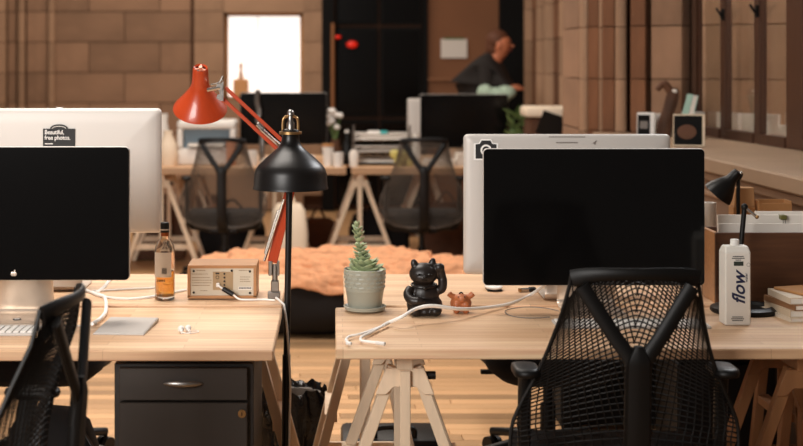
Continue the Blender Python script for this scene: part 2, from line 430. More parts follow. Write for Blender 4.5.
# outside face seen through the panes
ow = MB().bb(2.95, 3.2, 4.0, 9.2, 0, 4.6).build('wall_outside', MORTAR); struct(ow)
for k in range(8):
    for j in range(5): inst(blk2, 'stone_block', ow, (2.93, 4.5+j*0.9+(0.45 if k % 2 else 0), Zr+0.3*k+0.45), (0,0,0), (0.08, 0.89, 0.292))
og = MB().bb(2.3, 3.0, 4.0, 9.2, 0.7, 0.95).build('ledge_outside', STONE2); struct(og)
# sill, apron wall with mouldings
def fx(D): return 1.62-(D-5.02)*0.035             # front line of sill
def strip_poly(offs0, z0, z1, name, m, par=None, y0=3.0, y1=8.55, back=None):
    b0 = back if back is not None else None
    v = [(fx(y0)+offs0, y0, z0), (gx(y0)+0.1 if b0 is None else fx(y0)+b0, y0, z0), (gx(y1)+0.1 if b0 is None else fx(y1)+b0, y1, z0), (fx(y1)+offs0, y1, z0)]
    v += [(p[0], p[1], z1) for p in v]
    return MB().add(v, [(0,3,2,1),(4,5,6,7),(0,1,5,4),(1,2,6,5),(2,3,7,6),(3,0,4,7)]).build(name, m, par, bevel=0.008)
SILLM = mat('sill_stone', (164,136,110), 0.7, noise=0.10, nscale=4)
apron = strip_poly(0.06, 0.0, 1.0, 'wall_apron', STONE); struct(apron)
strip_poly(0.0, 1.0, SILL, 'window_sill', SILLM, apron)
strip_poly(0.035, 0.955, 0.998, 'sill_moulding', STONE2, apron, back=0.1)
strip_poly(0.045, 0.885, 0.91, 'sill_moulding', STONE2, apron, back=0.1)

# ------------------------------------------------------------------ desks and trestles
def desk(label, x0, x1, y0, y1, m=DESK, th=0.027, H=DH):
    t = thing('trestle_desk_top', label, 'desk', ((x0+x1)/2, (y0+y1)/2, H-th), 0, 'wooden desk tops')
    MB().bb(-(x1-x0)/2, (x1-x0)/2, -(y1-y0)/2, (y1-y0)/2, 0, th).build('top_board', m, t, bevel=0.003)
    return t
desk('pale butcher block desk top on the near left, over the charcoal cabinet', -1.72, -0.156, 3.705, 4.358)
desk('pale butcher block desk top on the near right, carrying black cat and water carton', 0.004, 1.55, 3.725, 4.360)
desk('pale butcher block desk top on the left carrying wooden radio and whisky bottle', -1.72, -0.158, 4.364, 5.01, H=DH+0.006)
desk('pale butcher block desk top on the right behind the near one, carrying wooden file box', 0.031, 1.56, 4.366, 5.01, H=DH+0.006)
desk('distant desk top on the left carrying black monitor and white printer', -1.75, 0.085, 10.2, 10.9, BGDESK, 0.05)
desk('distant desk top on the right carrying paper trays and black monitor', 0.125, 1.42, 10.2, 10.9, BGDESK, 0.05)

def trestle(X, y0, y1, label, splay=0.265, H=DH-0.027, m=PALE, g='wooden trestles', post=True):
    t = thing('wooden_trestle', label, 'trestle', (X, (y0+y1)/2, 0), 0, g)
    h = (y1-y0)/2
    MB().bb(-0.022, 0.022, -h-0.03, h+0.03, H-0.05, H).build('top_beam', m, t, bevel=0.003)
    for yv in (-h, h):
        for s in (-1, 1):
            MB().bar((s*0.03, yv, H-0.045), (s*splay, yv, 0.0), 0.030, 0.034).build('leg', m, t, bevel=0.002)
        MB().prism([(-0.05,H-0.045),(0.05,H-0.045),(0.078,H-0.115),(0.05,H-0.115),(0.03,H-0.095),(-0.03,H-0.095),(-0.05,H-0.115),(-0.078,H-0.115)], yv-0.028, yv-0.012).build('gusset', m, t, bevel=0.002)
        MB().bar((-splay*0.78, yv+0.018, 0.16), (splay*0.78, yv+0.018, 0.16), 0.04, 0.016).build('cross_bar', m, t)
        if post: MB().bb(-0.014, 0.014, yv-0.042, yv-0.028, 0.16, H-0.05).build('centre_post', m, t, bevel=0.002)
    for s in (-1, 1): MB().bb(s*splay*0.55-0.02, s*splay*0.55+0.02, -h, h, 0.33, 0.355).build('rail', m, t)
    b = MB().cyl((0.05, -h-0.005, H-0.068), (0.082, -h-0.005, H-0.068), 0.011, n=10).build('knob', PLASTIC, t)
    return t
trestle(0.188, 3.86, 4.24, 'pale wooden trestle under the left end of the near right desk')
trestle(1.24, 3.84, 4.10, 'wooden trestle under the right end of the near right desk below the water carton', post=False, m=PALE_DIM)
trestle(0.10, 4.58, 4.90, 'pale wooden trestle farther back below the potted plant', splay=0.20)
trestle(1.49, 4.58, 4.86, 'wooden trestle farther back below the wooden file box', splay=0.10, m=PALE_DIM)
trestle(-0.285, 4.47, 4.79, 'pale wooden trestle behind charcoal cabinet beside the waste bin', splay=0.21)
trestle(-1.50, 3.86, 4.24, 'pale wooden trestle at the far left end of the near left desk')
trestle(-1.50, 4.52, 4.86, 'pale wooden trestle at the far left end of the desk behind', )
BH = DH-0.05
trestle(0.185, 10.28, 10.75, 'pale trestle in the distance under the paper trays', H=BH)
trestle(-0.42, 10.28, 10.75, 'pale trestle in the distance seen behind the black floor lamp', H=BH)
trestle(-1.22, 10.28, 10.75, 'pale trestle in the distance seen beside the whisky bottle', H=BH)
trestle(1.22, 10.28, 10.75, 'pale trestle in the distance behind the right hand monitors', H=BH)

# ------------------------------------------------------------------ mesh back office chairs
def make_chair(label, group):
    t = thing('mesh_office_chair', label, 'chair', (0,0,0), 0, group)
    def hw(z):
        K = [(0.39,0.17),(0.42,0.235),(0.47,0.272),(0.52,0.282),(0.578,0.278),(0.628,0.258),(0.708,0.219),(0.769,0.196),(0.85,0.172),(0.953,0.150),(0.985,0.148)]
        for (z0,a),(z1,b) in zip(K, K[1:]):
            if z <= z1: return a+(b-a)*max(0,(z-z0))/(z1-z0)
        return K[-1][1]
    def S(u, z):
        f = (z-0.39)/0.58
        y0 = -0.205 - 0.085*f + 0.035*math.sin(PI*min(1,max(0,f*1.15)))
        return Vector((u*hw(z), y0 + 0.075*u*u*(1.05-0.55*f), z))
    net = MB(); rad = 0.0019
    ZB, ZT = 0.40, 0.955
    # hanging arcs, steeper towards the top
    zc = ZB+0.012
    while zc < 1.14:
        pts = []; f = (zc-ZB)/(ZT-ZB); drop = 0.012+0.165*f**1.3
        for j in range(-18, 19):
            u = j/18; z = zc - drop*abs(u)**1.55
            if zc < 0.47: z = zc + 0.02*abs(u)**2
            if ZB <= z <= ZT: pts.append(S(u, z))
            else:
                if len(pts) > 1: net.tube(pts, rad, 4)
                pts = []
        if len(pts) > 1: net.tube(pts, rad, 4)
        zc += 0.0185-0.0050*min(1, max(0, f-0.25)/0.5)
    NH = 13
    for sgn in (-1, 1):
        for i in range(-11, NH+1):
            a = i/NH
            if i == 0 and sgn < 0: pass
            pts = []
            for j in range(29):
                z = ZB + (ZT-ZB)*j/28; f = (z-ZB)/(ZT-ZB); g = 0.95*max(0, f-0.25)**1.2
                u = a + g*(1-max(0, a)*0.25)
                if -0.03 <= u <= 1.0: pts.append(S(sgn*u, z))
            if len(pts) > 1: net.tube(pts, rad*0.95, 4)
    o = net.build('back_net', NET, t); o['kind'] = 'stuff'
    # edge bead
    edge = [S(-1, ZB+(0.965-ZB)*j/24) for j in range(25)]
    ed = MB(); ed.tube(edge, 0.005, 6); ed.tube([Vector((-p.x, p.y, p.z)) for p in edge], 0.005, 6)
    bt = [S(u/10, 0.40 + (0.018 if abs(u) < 1 else 0) - 0.012*math.sin(PI*min(1,abs(u)/10*1.0))) for u in range(-10, 11)]
    ed.tube(bt, 0.008, 6)
    ed.build('edge_binding', NET, t, smooth=True)
    # top bar
    tb = MB(); pts = [S(u/12, 0.965) + Vector((0, -0.004, 0.004*math.cos(u/12*PI/2)-0.012*(abs(u)/12)**4)) for u in range(-12, 13)]
    tb.sweep(pts, [0.027+0.014*abs(u/12)**2 for u in range(-12,13)], 0.013, (0,0,1), 10)
    tb.build('top_bar', PLASTIC, t, smooth=True)
    # Y tower
    ym = MB()
    for s in (-1, 1):
        p0_ = S(s*0.86, 0.948)+Vector((0,-0.022,-0.010)); p3_ = Vector((s*0.017,-0.294,0.762)); ar = [p0_, p0_.lerp(p3_, 0.33), p0_.lerp(p3_, 0.66), p3_, Vector((s*0.014,-0.288,0.70))]
        ym.sweep(spline(ar, 4), 0.036, 0.019, (1,0,0.2*s), 10, 2.6)
    st = spline([(0,-0.296,0.800),(0,-0.295,0.765),(0,-0.290,0.70),(0,-0.283,0.60),(0,-0.27,0.50),(0,-0.245,0.42),(0,-0.18,0.375),(0,-0.05,0.37)], 5)
    ym.sweep(st, [min(1, 0.35+0.65*i/5)*(0.058+0.012*i/len(st)) for i in range(len(st))], [min(1, 0.6+0.4*i/5)*0.034 for i in range(len(st))], (1,0,0), 12, 3.0)
    ym.build('back_tower', PLASTIC, t, smooth=True)
    # seat
    se = MB(); rings = []
    for (sc, z) in ((0.55,0.345),(0.80,0.37),(0.95,0.405),(1.0,0.44),(0.99,0.468),(0.93,0.483),(0.6,0.486),(0.2,0.484)):
        rings.append([(x*sc, yv*sc+0.06, z - 0.03*max(0,(yv*sc-0.1))/0.15) for x, yv in rr(0.50, 0.46, 0.13, 6)])
    se.loft(rings); se.build('seat', FABRIC, t, smooth=True, sharp=1.2)
    MB().bb(-0.10,0.10,-0.16,0.14,0.345,0.402).build('tilt_mechanism', PLASTIC, t, bevel=0.015)
    lv = MB().cyl((0.08,0.02,0.365), (0.21,0.03,0.36), 0.007, n=8); lv.box((0.22,0.03,0.36), (0.05,0.03,0.012)); lv.build('tilt_lever', PLASTIC, t)
    for s in (-1, 1):
        arm = MB(); arm.sweep(spline([(s*0.10,-0.02,0.375),(s*0.20,-0.06,0.38),(s*0.240,-0.09,0.43),(s*0.243,-0.10,0.55),(s*0.243,-0.11,0.66),(s*0.243,-0.12,0.70)],5), 0.032, 0.045, (1,0,0), 10)
        ao = arm.build('armrest_post', PLASTIC, t, smooth=True)
        MB().loft([[(x*k+s*0.243, yv*k-0.125, z) for x, yv in rr(0.064, 0.13, 0.03, 5)] for k, z in ((0.6,0.694),(0.95,0.700),(1,0.708),(0.95,0.717),(0.7,0.720))]).build('armrest_pad', PLASTIC, ao, smooth=True, sharp=1.2)
    MB().lathe([(0.028,0.10),(0.028,0.24),(0.018,0.241),(0.018,0.35)], 16).build('gas_lift', PLASTIC, t, smooth=True)
    for k in range(5):
        a = 2*PI*k/5+0.3; d = Vector((math.cos(a), math.sin(a), 0))
        lg = MB().sweep([d*0.02+Vector((0,0,0.115)), d*0.15+Vector((0,0,0.105)), d*0.30+Vector((0,0,0.078))], [0.06,0.045,0.03], 0.03, d.cross(Vector((0,0,1))), 10).build('base_leg', PLASTIC, t, smooth=True)
        sd = d.cross(Vector((0,0,1))); c0 = d*0.30+Vector((0,0,0.03)); wh = MB()
        for q in (-1, 1): wh.cyl(c0+sd*q*0.008, c0+sd*q*0.026, 0.03, n=14)
        wh.cyl(c0, c0+Vector((0,0,0.045)), 0.008, n=8); wh.build('caster', PLASTIC, lg, smooth=True)
    return t
CG = 'mesh back office chairs'
ch0 = make_chair('black mesh back office chair in the right foreground, seen square from behind', CG)
ch0.location = (0.715, 3.70, 0)
def chair(x, yv, rz, label):
    c = copy_tree(ch0); c.location = (x, yv, 0); c.rotation_euler = (0,0,rz); c['label'] = label; return c
chair(-0.835, 3.10, math.radians(86), 'black mesh back office chair in the left foreground, turned sideways at left edge')
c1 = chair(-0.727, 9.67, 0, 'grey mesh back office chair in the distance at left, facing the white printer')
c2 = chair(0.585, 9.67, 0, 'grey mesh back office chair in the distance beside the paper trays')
gnet = None
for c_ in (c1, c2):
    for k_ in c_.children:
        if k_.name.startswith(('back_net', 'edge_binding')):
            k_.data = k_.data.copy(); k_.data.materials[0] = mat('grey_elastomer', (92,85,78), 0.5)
chair(0.77, 5.22, PI, 'black office chair across the right desk, seat visible below the desk top')
chair(-1.04, 5.22, PI, 'black office chair across the left desk, seat visible beside charcoal cabinet')

# ------------------------------------------------------------------ monitors
def monitor(label, X, D, zb, wdt, hgt, base=DH, rz=0, imac=False, sm=SCREEN, tilt=0.0, lift=0.0, chin=0.0):
    t = thing('desktop_computer' if imac else 'display_monitor', label, 'computer' if imac else 'monitor', (X, D, base), rz, 'silver and black desktop screens')
    zc = zb-base+hgt/2; T = Matrix.Translation((0,0,zc)) @ Matrix.Rotation(tilt, 4, 'X')
    h = MB(); rings = []
    for sc, yv in ((0.985,0.000),(1.0,0.003),(1.0,0.010),(0.985,0.016),(0.96,0.0205),(0.91,0.024),(0.75,0.0265),(0.45,0.0285),(0.15,0.0295)):
        q = rr(wdt-(1-sc)*hgt*1.0, hgt*sc, 0.014*sc, 5); rings.append([(x, yv, z) for x, z in q])
    h.loft(rings).xf(T); h.build('housing', ALU, t, smooth=True, sharp=1.0)
    s = MB().prism(rr(wdt-0.004, hgt-0.004-chin, 0.012, 5, 0, chin/2), -0.003, 0.001).xf(T); so = s.build('screen_glass', sm, t)
    b = MB(); zt = zc
    pts = spline([(0,-0.055,0.005),(0,0.06,0.005),(0,0.115,0.006),(0,0.135,0.018),(0,0.128,0.05),(0,0.055,zt)], 6)
    b.sweep(pts, 0.175, 0.009, (1,0,0), 12, 8.0); b.build('stand', ALUD, t, smooth=True, sharp=0.9)
    if not imac:
        lg = MB(); lg.ell((-0.004,0,0), (0.0055,0.0008,0.0065), 10, 6); lg.ell((0.003,0,0), (0.0055,0.0008,0.0065), 10, 6); lg.box((0.002,0,0.009), (0.003,0.001,0.006), (0,0.5,0))
        lg.xf(T @ Matrix.Translation((0,-0.0035,-hgt/2+0.019))); lg.build('emblem', ALUD, so)
    return t
mL = monitor('black glass monitor on the near left desk, facing the camera', -0.90, 4.08, 0.853, 0.65, 0.377)
mR = monitor('black glass monitor on the near right desk, behind the foreground chair', 0.761, 4.246, 0.813, 0.65, 0.402)
bL = monitor('silver computer seen from behind on the left, with black lettered sticker', -0.889, 4.75, 0.904, 0.65, 0.407, rz=PI, imac=True, chin=0.06)
bR = monitor('silver computer seen from behind on the right, with camera sticker', 0.733, 4.575, 0.795, 0.65, 0.440, rz=PI, imac=True, chin=0.06)
monitor('distant black monitor on the left desk, behind the orange lamp', -0.373, 10.7, 0.862, 0.642, 0.385)
monitor('distant black monitor on the right, in front of the person', 0.96, 10.7, 0.835, 0.65, 0.40)
monitor('distant silver computer facing away, peeking out left of the black monitor', 0.885, 11.1, 0.84, 0.65, 0.355, rz=PI, imac=True, chin=0.06)

# stickers on the computers (children: they move with them)
def onback(t, x, y, D):   # local matrix for a sticker on the back of a computer turned PI; text reads from the camera side
    p = P(x, y, D); loc = t.matrix_basis.inverted() @ p
    return Matrix.Translation(loc) @ Matrix.Rotation(PI, 4, 'Z') @ Matrix.Rotation(PI/2, 4, 'X')
bpy.context.view_layer.update()
sD = 4.75-0.0305
c = P(59, 143, sD); s_ = FPX/sD
q = [(-16/s_, -16/s_), (16/s_, -16/s_), (16/s_, 12.5/s_)] + [(math.cos(a)*9/s_, 12.5/s_+math.sin(a)*4.5/s_) for a in [PI*i/10 for i in range(11)]] + [(-16/s_, 12.5/s_)]
sk = MB().prism(q, -0.001, 0.001).build('sticker', STICK, bL); sk.matrix_local = Matrix.Translation(bL.matrix_basis.inverted() @ c) @ Matrix.Rotation(PI, 4, 'Z')
TM = lambda x, z, d=0.0014: Matrix.Translation((x, -d, z)) @ Matrix.Rotation(PI/2, 4, 'X')
text_mesh('lettering', 'Beautiful,\nfree photos.', 6.1/s_, STICKW, sk, TM(-14.3/s_, 7.0/s_) @ Matrix.Diagonal((0.86,1,1,1)), space=0.9, bold=0.0003)
MB().prism([(-9/s_,-3/s_),(-9/s_,-2.2/s_),(-1/s_,-2.2/s_),(-1/s_,-3/s_)][::-1], -0.0014, 0).xf(Matrix.Translation((-5/s_,0,0))).build('rule', STICKW, sk)
MB().prism([(math.cos(PI*i/10)*7.2/s_, 12.6/s_+math.sin(PI*i/10)*2.6/s_) for i in range(11)] + [(-math.cos(PI*i/10)*6.4/s_, 12.6/s_+math.sin(PI*i/10)*1.9/s_) for i in range(11)], -0.0014, 0).build('arch_line', ALU, sk)
# small clip on top of the left computer
bd_ = MB(); e = P(59.5, 108.6, 4.74); bd_.ell(e, (0.010,0.005,0.004)); bd_.add([e+Vector((-0.014,0,0.007)), e+Vector((0.0,0,0.001)), e+Vector((-0.004,0,-0.002)), e+Vector((0.014,0,0.007)), e+Vector((0.004,0.003,-0.002))], [(0,1,2),(1,3,4)])
tag(bd_.build('paper_bird', WHITE), 'tiny white paper bird perched on top of the left silver computer', 'ornament')
# camera sticker
sD2 = 4.575-0.0285; s2 = FPX/sD2
def cam_out(k):
    return [(-11*k/s2,-10*k/s2),(11*k/s2,-10*k/s2),(11*k/s2,5*k/s2),(6.5*k/s2,5.5*k/s2),(4.5*k/s2,9*k/s2),(-4.5*k/s2,9*k/s2),(-6.5*k/s2,5.5*k/s2),(-11*k/s2,5*k/s2)]
cs = MB().prism(cam_out(1.12), -0.0008, 0.0012).build('camera_sticker', STICKW, bR); cs.matrix_local = Matrix.Translation(bR.matrix_basis.inverted() @ P(486, 151, sD2)) @ Matrix.Rotation(PI, 4, 'Z')
MB().prism(cam_out(0.95), -0.0016, -0.0006).build('camera_body', STICK, cs)
MB().prism([(math.cos(a)*5.6/s2, -1/s2+math.sin(a)*5.6/s2) for a in [2*PI*i/24 for i in range(24)]], -0.0022, -0.0012).build('lens_ring', STICKW, cs)
MB().prism([(math.cos(a)*3.8/s2, -1/s2+math.sin(a)*3.8/s2) for a in [2*PI*i/24 for i in range(24)]], -0.0027, -0.0018).build('lens', STICK, cs)
GREYI = mat('grey_print', (120,112,106), 0.6)
for (xa, xb, yv, hh) in ((549, 585, 138.8, 1.1), (556, 577, 144.5, 1.3)):
    pm = MB(); xx = xa
    while xx < xb:
        wv = random.choice((1.0, 1.6, 2.2)); a_ = P(xx, yv, 4.575-(0.0225 if yv < 140 else 0.0265)); pm.box(a_+Vector((wv/2/s2,0,0)), (wv/s2*0.85, 0.0006, hh/s2)); xx += wv+0.35
    po = pm.build('small_print', GREYI, bR); po.matrix_local = bR.matrix_basis.inverted(); po['kind'] = 'stuff'
bm2 = MB().add([P(591,146,4.575-0.0275), P(597,142,4.575-0.0275), P(595,147,4.575-0.0275), P(593,145,4.575-0.0275)], [(0,1,3),(3,1,2)]).build('bird_mark', GREYI, bR); bm2.matrix_local = bR.matrix_basis.inverted()
# round sticker on the left stand foot
ey = thing('round_sticker', 'small round black and white eye sticker on the left monitor foot', 'sticker', P(17, 312.5, 4.10))
ey.location.z = DH+0.0102
MB().cyl((0,0,0), (0,0,0.001), 0.012, n=20).build('disc', STICK, ey); MB().lathe([(0.004,0.0005),(0.004,0.0016),(0.0075,0.0016),(0.0075,0.0005)], 20).build('ring', STICKW, ey)

# ------------------------------------------------------------------ charcoal pedestal
cab = thing('filing_cabinet', 'charcoal two drawer filing cabinet under the near left desk', 'cabinet', (-0.392, 4.0, 0))
b = MB(); b.bb(-0.182,0.182,-0.21,0.23,0.02,0.68); b.build('carcass', CABIN, cab, bevel=0.002)
def drw(z0, z1):
    d = MB().bb(-0.167,0.167,-0.232,-0.205,z0,z1).build('drawer_front', CABIN2, cab, bevel=0.002); return d
d1 = drw(0.588, 0.672); d2 = drw(0.25, 0.582); drw(0.03, 0.244)
hd = MB(); rings = []
for i in range(13):
    u = -1+2*i/12; r = 0.0085*math.sqrt(max(0.004, 1-u*u)); xx = u*0.052
    rings.append([(xx, -0.236-0.016*(1-u*u)*0.7+math.cos(a)*r*0.7, 0.633+math.sin(a)*r) for a in [2*PI*j/10 for j in range(10)]])
hd.loft(rings).build('handle', STEEL, d1, smooth=True)
lk = MB().cyl((0.153,-0.240,0.555), (0.153,-0.230,0.555), 0.0105, n=18).build('lock', BRASS, d2, smooth=True)
MB().box((0.153,-0.241,0.555), (0.002,0.002,0.009)).build('keyhole', PLASTIC, d2)
for sx in (-1,1):
    for sy in (-0.17, 0.19): MB().cyl((sx*0.15,sy,0), (sx*0.15,sy,0.022), 0.015, n=10).build('foot', PLASTIC, cab)

# ------------------------------------------------------------------ black floor lamp
LD = 4.40; lx = -0.132; ls = FPX/LD
fl_l = thing('floor_lamp', 'black metal floor lamp with brass collar standing between the desks', 'lamp', (-0.150, LD, 0))
dx = lx+0.150
MB().lathe([(0.14,0),(0.14,0.012),(0.135,0.018),(0.03,0.024),(0.018,0.04)], 36).build('base', BLKMET, fl_l, smooth=True)
MB().tube([(0,0,0.02),(0.006,0,0.58)], 0.0125, 12).build('lower_pole', BLKMET, fl_l, smooth=True)
MB().tube([(0.006,0,0.57),(dx-0.002,0,1.16)], 0.0098, 12).build('upper_pole', BLKMET, fl_l, smooth=True)
zb = 1.083
sh = MB().lathe([(0.112,0.0),(0.1145,0.0),(0.1145,0.005),(0.1125,0.008),(0.110,0.046),(0.106,0.060),(0.096,0.074),(0.076,0.093),(0.055,0.111),(0.038,0.126),(0.030,0.139),(0.0268,0.152),(0.0255,0.178),(0.022,0.181),(0.0,0.182),(0.0,0.175),(0.020,0.172),(0.028,0.135),(0.070,0.090),(0.100,0.064),(0.107,0.046),(0.112,0.0)], 48, close=False)
sho = sh.build('shade', BLKMET, fl_l, smooth=True, loc=(dx,0,zb), sharp=1.0)
MB().lathe([(0.026,0.166),(0.0345,0.166),(0.0345,0.174),(0.026,0.174),(0.026,0.166)], 28, close=False).build('brass_ring', BRASS, sho, smooth=True)
fk = MB()
fk.tube(spline([(-0.023,0,0.172),(-0.023,0,0.200),(-0.020,0,0.214),(-0.010,0,0.220),(0.010,0,0.220),(0.020,0,0.214),(0.023,0,0.200),(0.023,0,0.172)],4), 0.0042, 8)
fk.build('brass_fork', BRASS, sho, smooth=True)
MB().lathe([(0.012,0.176),(0.012,0.20),(0.008,0.205),(0.008,0.222),(0.011,0.224),(0.011,0.233),(0.005,0.24),(0.001,0.241)], 16).build('socket_cap', STEEL, sho, smooth=True)

# ------------------------------------------------------------------ red task lamp
RD = 4.50; rs = FPX/RD
def R(x, y, dd=0): return P(x, y, RD+dd)
base_p = Vector((P(275,300,RD).x, RD, DH))
rl = thing('task_lamp', 'orange red spring arm task lamp clamped to the left desk edge', 'lamp', base_p)
def rel(p): return Vector(p)-base_p
cl = MB(); cl.bb(-0.022,0.016,-0.02,0.02,0.0,0.02); cl.bb(-0.012,0.012,-0.014,0.014,0.02,0.055); cl.cyl((0,0,0.05),(0,0,0.105),0.009,n=12)
cl.bb(-0.02,-0.008,-0.012,0.012,0.07,0.115); cl.bb(0.006,0.014,-0.012,0.012,0.07,0.115)
cl.build('clamp', STEEL, rl, bevel=0.002)
elbow = R(297,163); low = R(272,264)
dirl = (elbow-low).normalized(); pl = Vector((dirl.z,0,-dirl.x))
a1 = MB(); 
for k in (-0.006, 0.008): a1.bar(rel(low+pl*k), rel(elbow+pl*k), 0.017, 0.012)
a1.build('lower_arm', RED, rl, bevel=0.002)
sp = MB(); sp.tube([rel(low+dirl*0.02-pl*0.026), rel(low+dirl*0.16-pl*0.018)], 0.005, 8); sp.tube([rel(low+dirl*0.0-pl*0.024+Vector((0,-0.015,0))), rel(low+dirl*0.2-pl*0.010+Vector((0,-0.016,0)))], 0.004, 8)
sp.build('spring', CHROME, rl, smooth=True)
eb = MB(); eb.box(rel(elbow), (0.05,0.024,0.05), (0,0.4,0)); eb.cyl(rel(elbow+Vector((0,-0.02,0))), rel(elbow+Vector((0,0.02,0))), 0.018, n=14); eb.build('elbow_joint', CHROME, rl, bevel=0.003)
tip = R(222,93); diru = (tip-elbow).normalized(); pu = Vector((-diru.z,0,diru.x))
if pu.z < 0: pu = -pu
a2 = MB()
for k in (-0.015, 0.015): a2.bar(rel(elbow+pu*k), rel(tip+pu*k), 0.0115, 0.011)
a2.build('upper_arm', RED, rl, bevel=0.002)
sp = MB()
for yv in (-0.014, 0.012):
    sp.tube([rel(elbow+diru*0.02+Vector((0,yv,0))), rel(elbow+diru*0.15+Vector((0,yv,0))-pu*0.004)], 0.0058, 8)
sp.build('spring', CHROME, rl, smooth=True)
MB().box(rel(elbow+diru*0.155), (0.03,0.03,0.012), (0,math.atan2(-diru.z,diru.x),0)).build('spring_clip', CHROME, rl, bevel=0.002)
# shade: axis leans towards the camera at the top
top = R(200.5, 69.5); T4 = Matrix.Translation(rel(top)) @ Matrix.Rotation(math.radians(-4), 4, 'Y').inverted() @ Matrix.Rotation(math.radians(33), 4, 'X')
shd = MB().lathe([(0.017,-0.004),(0.0215,0.0),(0.0235,-0.004),(0.0262,-0.05),(0.0285,-0.066),(0.036,-0.084),(0.050,-0.106),(0.067,-0.130),(0.082,-0.149),(0.0855,-0.156),(0.0835,-0.157),(0.065,-0.131),(0.048,-0.107),(0.026,-0.075),(0.022,-0.05),(0.019,-0.008),(0.017,-0.004)], 48, close=False)
sho = shd.build('shade', RED, rl, smooth=True, sharp=1.1); sho.matrix_local = T4
cp = MB().lathe([(0.019,-0.012),(0.019,-0.010),(0.0,-0.010)], 20, close=False); cp.build('cap_recess', PLASTIC, sho)
sp = MB()
for k in range(3): sp.bar((0,0,-0.004), (0.019*math.cos(k*2.09+PI/2), 0.019*math.sin(k*2.09+PI/2), -0.004), 0.006, 0.004)
sp.cyl((0,0,-0.012),(0,0,0.003),0.006,n=10); sp.build('cap_spokes', mat('pink_enamel', (214,140,112), 0.4), sho)
br = MB(); hp = R(209, 92)
br.tube([rel(hp+Vector((-0.004,-0.02,0))), rel(tip+Vector((-0.004,-0.02,0.01)))], 0.007, 8)
br.cyl(rel(tip+Vector((-0.006,-0.025,0.012))), rel(tip+Vector((-0.006,0.025,0.012))), 0.011, n=12)
br.cyl(rel(tip+Vector((-0.006,-0.022,-0.018))), rel(tip+Vector((-0.006,0.022,-0.018))), 0.009, n=12)
br.tube(spline([rel(R(211,87,-0.02)), rel(R(217,86,-0.02)), rel(R(221,83,-0.02)), rel(R(223,78,-0.02))],4), 0.0045, 8)
br.bar(rel(tip+Vector((0,-0.018,0.03))), rel(tip+Vector((0,-0.018,-0.03))), 0.012, 0.004)
br.build('head_bracket', CHROME, rl, smooth=True)
cordm = MB().tube(spline([P(276,299,4.46)+Vector((0,0,0.004)), P(283,305,4.40)+Vector((0,0,0.004)), (-0.150,4.385,0.725), (-0.141,4.37,0.66), (-0.132,4.38,0.5), (-0.135,4.39,0.36), (-0.133,4.40,0.2), (-0.10,4.50,0.035), (0.0,4.8,0.006), (0.3,5.1,0.006)],5), 0.0035, 8)
tag(cordm.build('power_cord', CORD, smooth=True), 'white power cord hanging down beside the black lamp pole', 'cord')

# ------------------------------------------------------------------ left desk things
# whisky bottle
bt = thing('whisky_bottle', 'half full glass whisky bottle with paper label on the left desk', 'bottle', (-0.5215, 4.47, DH))
MB().lathe([(0.0,0.0),(0.028,0.0),(0.031,0.004),(0.031,0.014),(0.030,0.02),(0.031,0.15),(0.029,0.165),(0.022,0.180),(0.014,0.190),(0.0115,0.198),(0.0115,0.205),(0.0095,0.205),(0.0095,0.196),(0.012,0.188),(0.020,0.177),(0.027,0.162),(0.0285,0.15),(0.0285,0.012),(0.0,0.010)], 32, close=False).build('glass', GLASS, bt, smooth=True)
MB().lathe([(0.0,0.0105),(0.0280,0.0125),(0.0280,0.088),(0.0,0.088)], 32, close=False).build('whisky', WHISKY, bt, smooth=True)
lb = MB(); rings = []
for z in (0.072, 0.148): rings.append([(0.0314*math.sin(a), -0.0314*math.cos(a), z) for a in [math.radians(-72+118*i/16) for i in range(17)]])
o = len(lb.v); lb.v += [Vector(p) for r in rings for p in r]; lb.f += [(i, i+1, 17+i+1, 17+i) for i in range(16)]
lbo = lb.build('label', PAPER, bt, smooth=True)
bc = MB()
for i in range(7): bc.box((0.0015+i*0.0022-0.006, -0.0322, 0.092), (0.0011,0.0006,0.018))
bc.build('barcode', INK, lbo)
l2 = MB()
for i in range(5): l2.box((-0.018+i*0.005, -0.0305, 0.062), (0.003, 0.0015, 0.007))
l2.build('bottle_lettering', DKWOOD, bt)
MB().lathe([(0.0125,0.196),(0.0125,0.207),(0.0,0.207)], 20, close=False).build('collar', mat('copper_foil', (150,78,34), 0.4, metal=0.5), bt, smooth=True)
MB().lathe([(0.0135,0.207),(0.0138,0.236),(0.012,0.238),(0.0,0.238)], 20, close=False).build('cap', PLASTIC, bt, smooth=True)
MB().lathe([(0.0141,0.214),(0.0141,0.218)], 20, close=False).build('cap_band', ALU, bt, smooth=True)
# radio
rd = thing('table_radio', 'wooden table radio seen from behind with white cable plugged in', 'radio', (-0.345, 4.54, DH))
m = MB(); W, H_, Dp, tk = 0.212, 0.106, 0.155, 0.009
m.bb(-W/2,W/2,-Dp/2,Dp/2,H_-tk,H_); m.bb(-W/2,W/2,-Dp/2,Dp/2,0.004,tk+0.004); m.bb(-W/2,-W/2+tk,-Dp/2,Dp/2,tk,H_-tk); m.bb(W/2-tk,W/2,-Dp/2,Dp/2,tk,H_-tk)
m.build('wood_case', RADIO, rd)
pn = MB().bb(-W/2+tk,W/2-tk,-Dp/2+0.004,Dp/2-0.004,tk+0.004,H_-tk).build('back_panel', RADIOB, rd)
yf = -Dp/2+0.004
MB().bb(-0.028,0.034,yf-0.001,yf,0.030,0.086).build('connector_plate', mat('connector_plate', (168,140,104), 0.6), pn)
for (xx, zz) in ((-0.087,0.088),(0.086,0.087),(-0.087,0.022),(0.086,0.021),(0.03,0.0895)):
    MB().cyl((xx,yf-0.003,zz),(xx,yf,zz),0.0036,n=10).build('screw', PLASTIC, pn)
for k in range(5): MB().cyl((0.0075,yf-0.003,0.080-0.0115*k),(0.0075,yf,0.080-0.0115*k),0.003,n=10).build('jack', PLASTIC, pn)
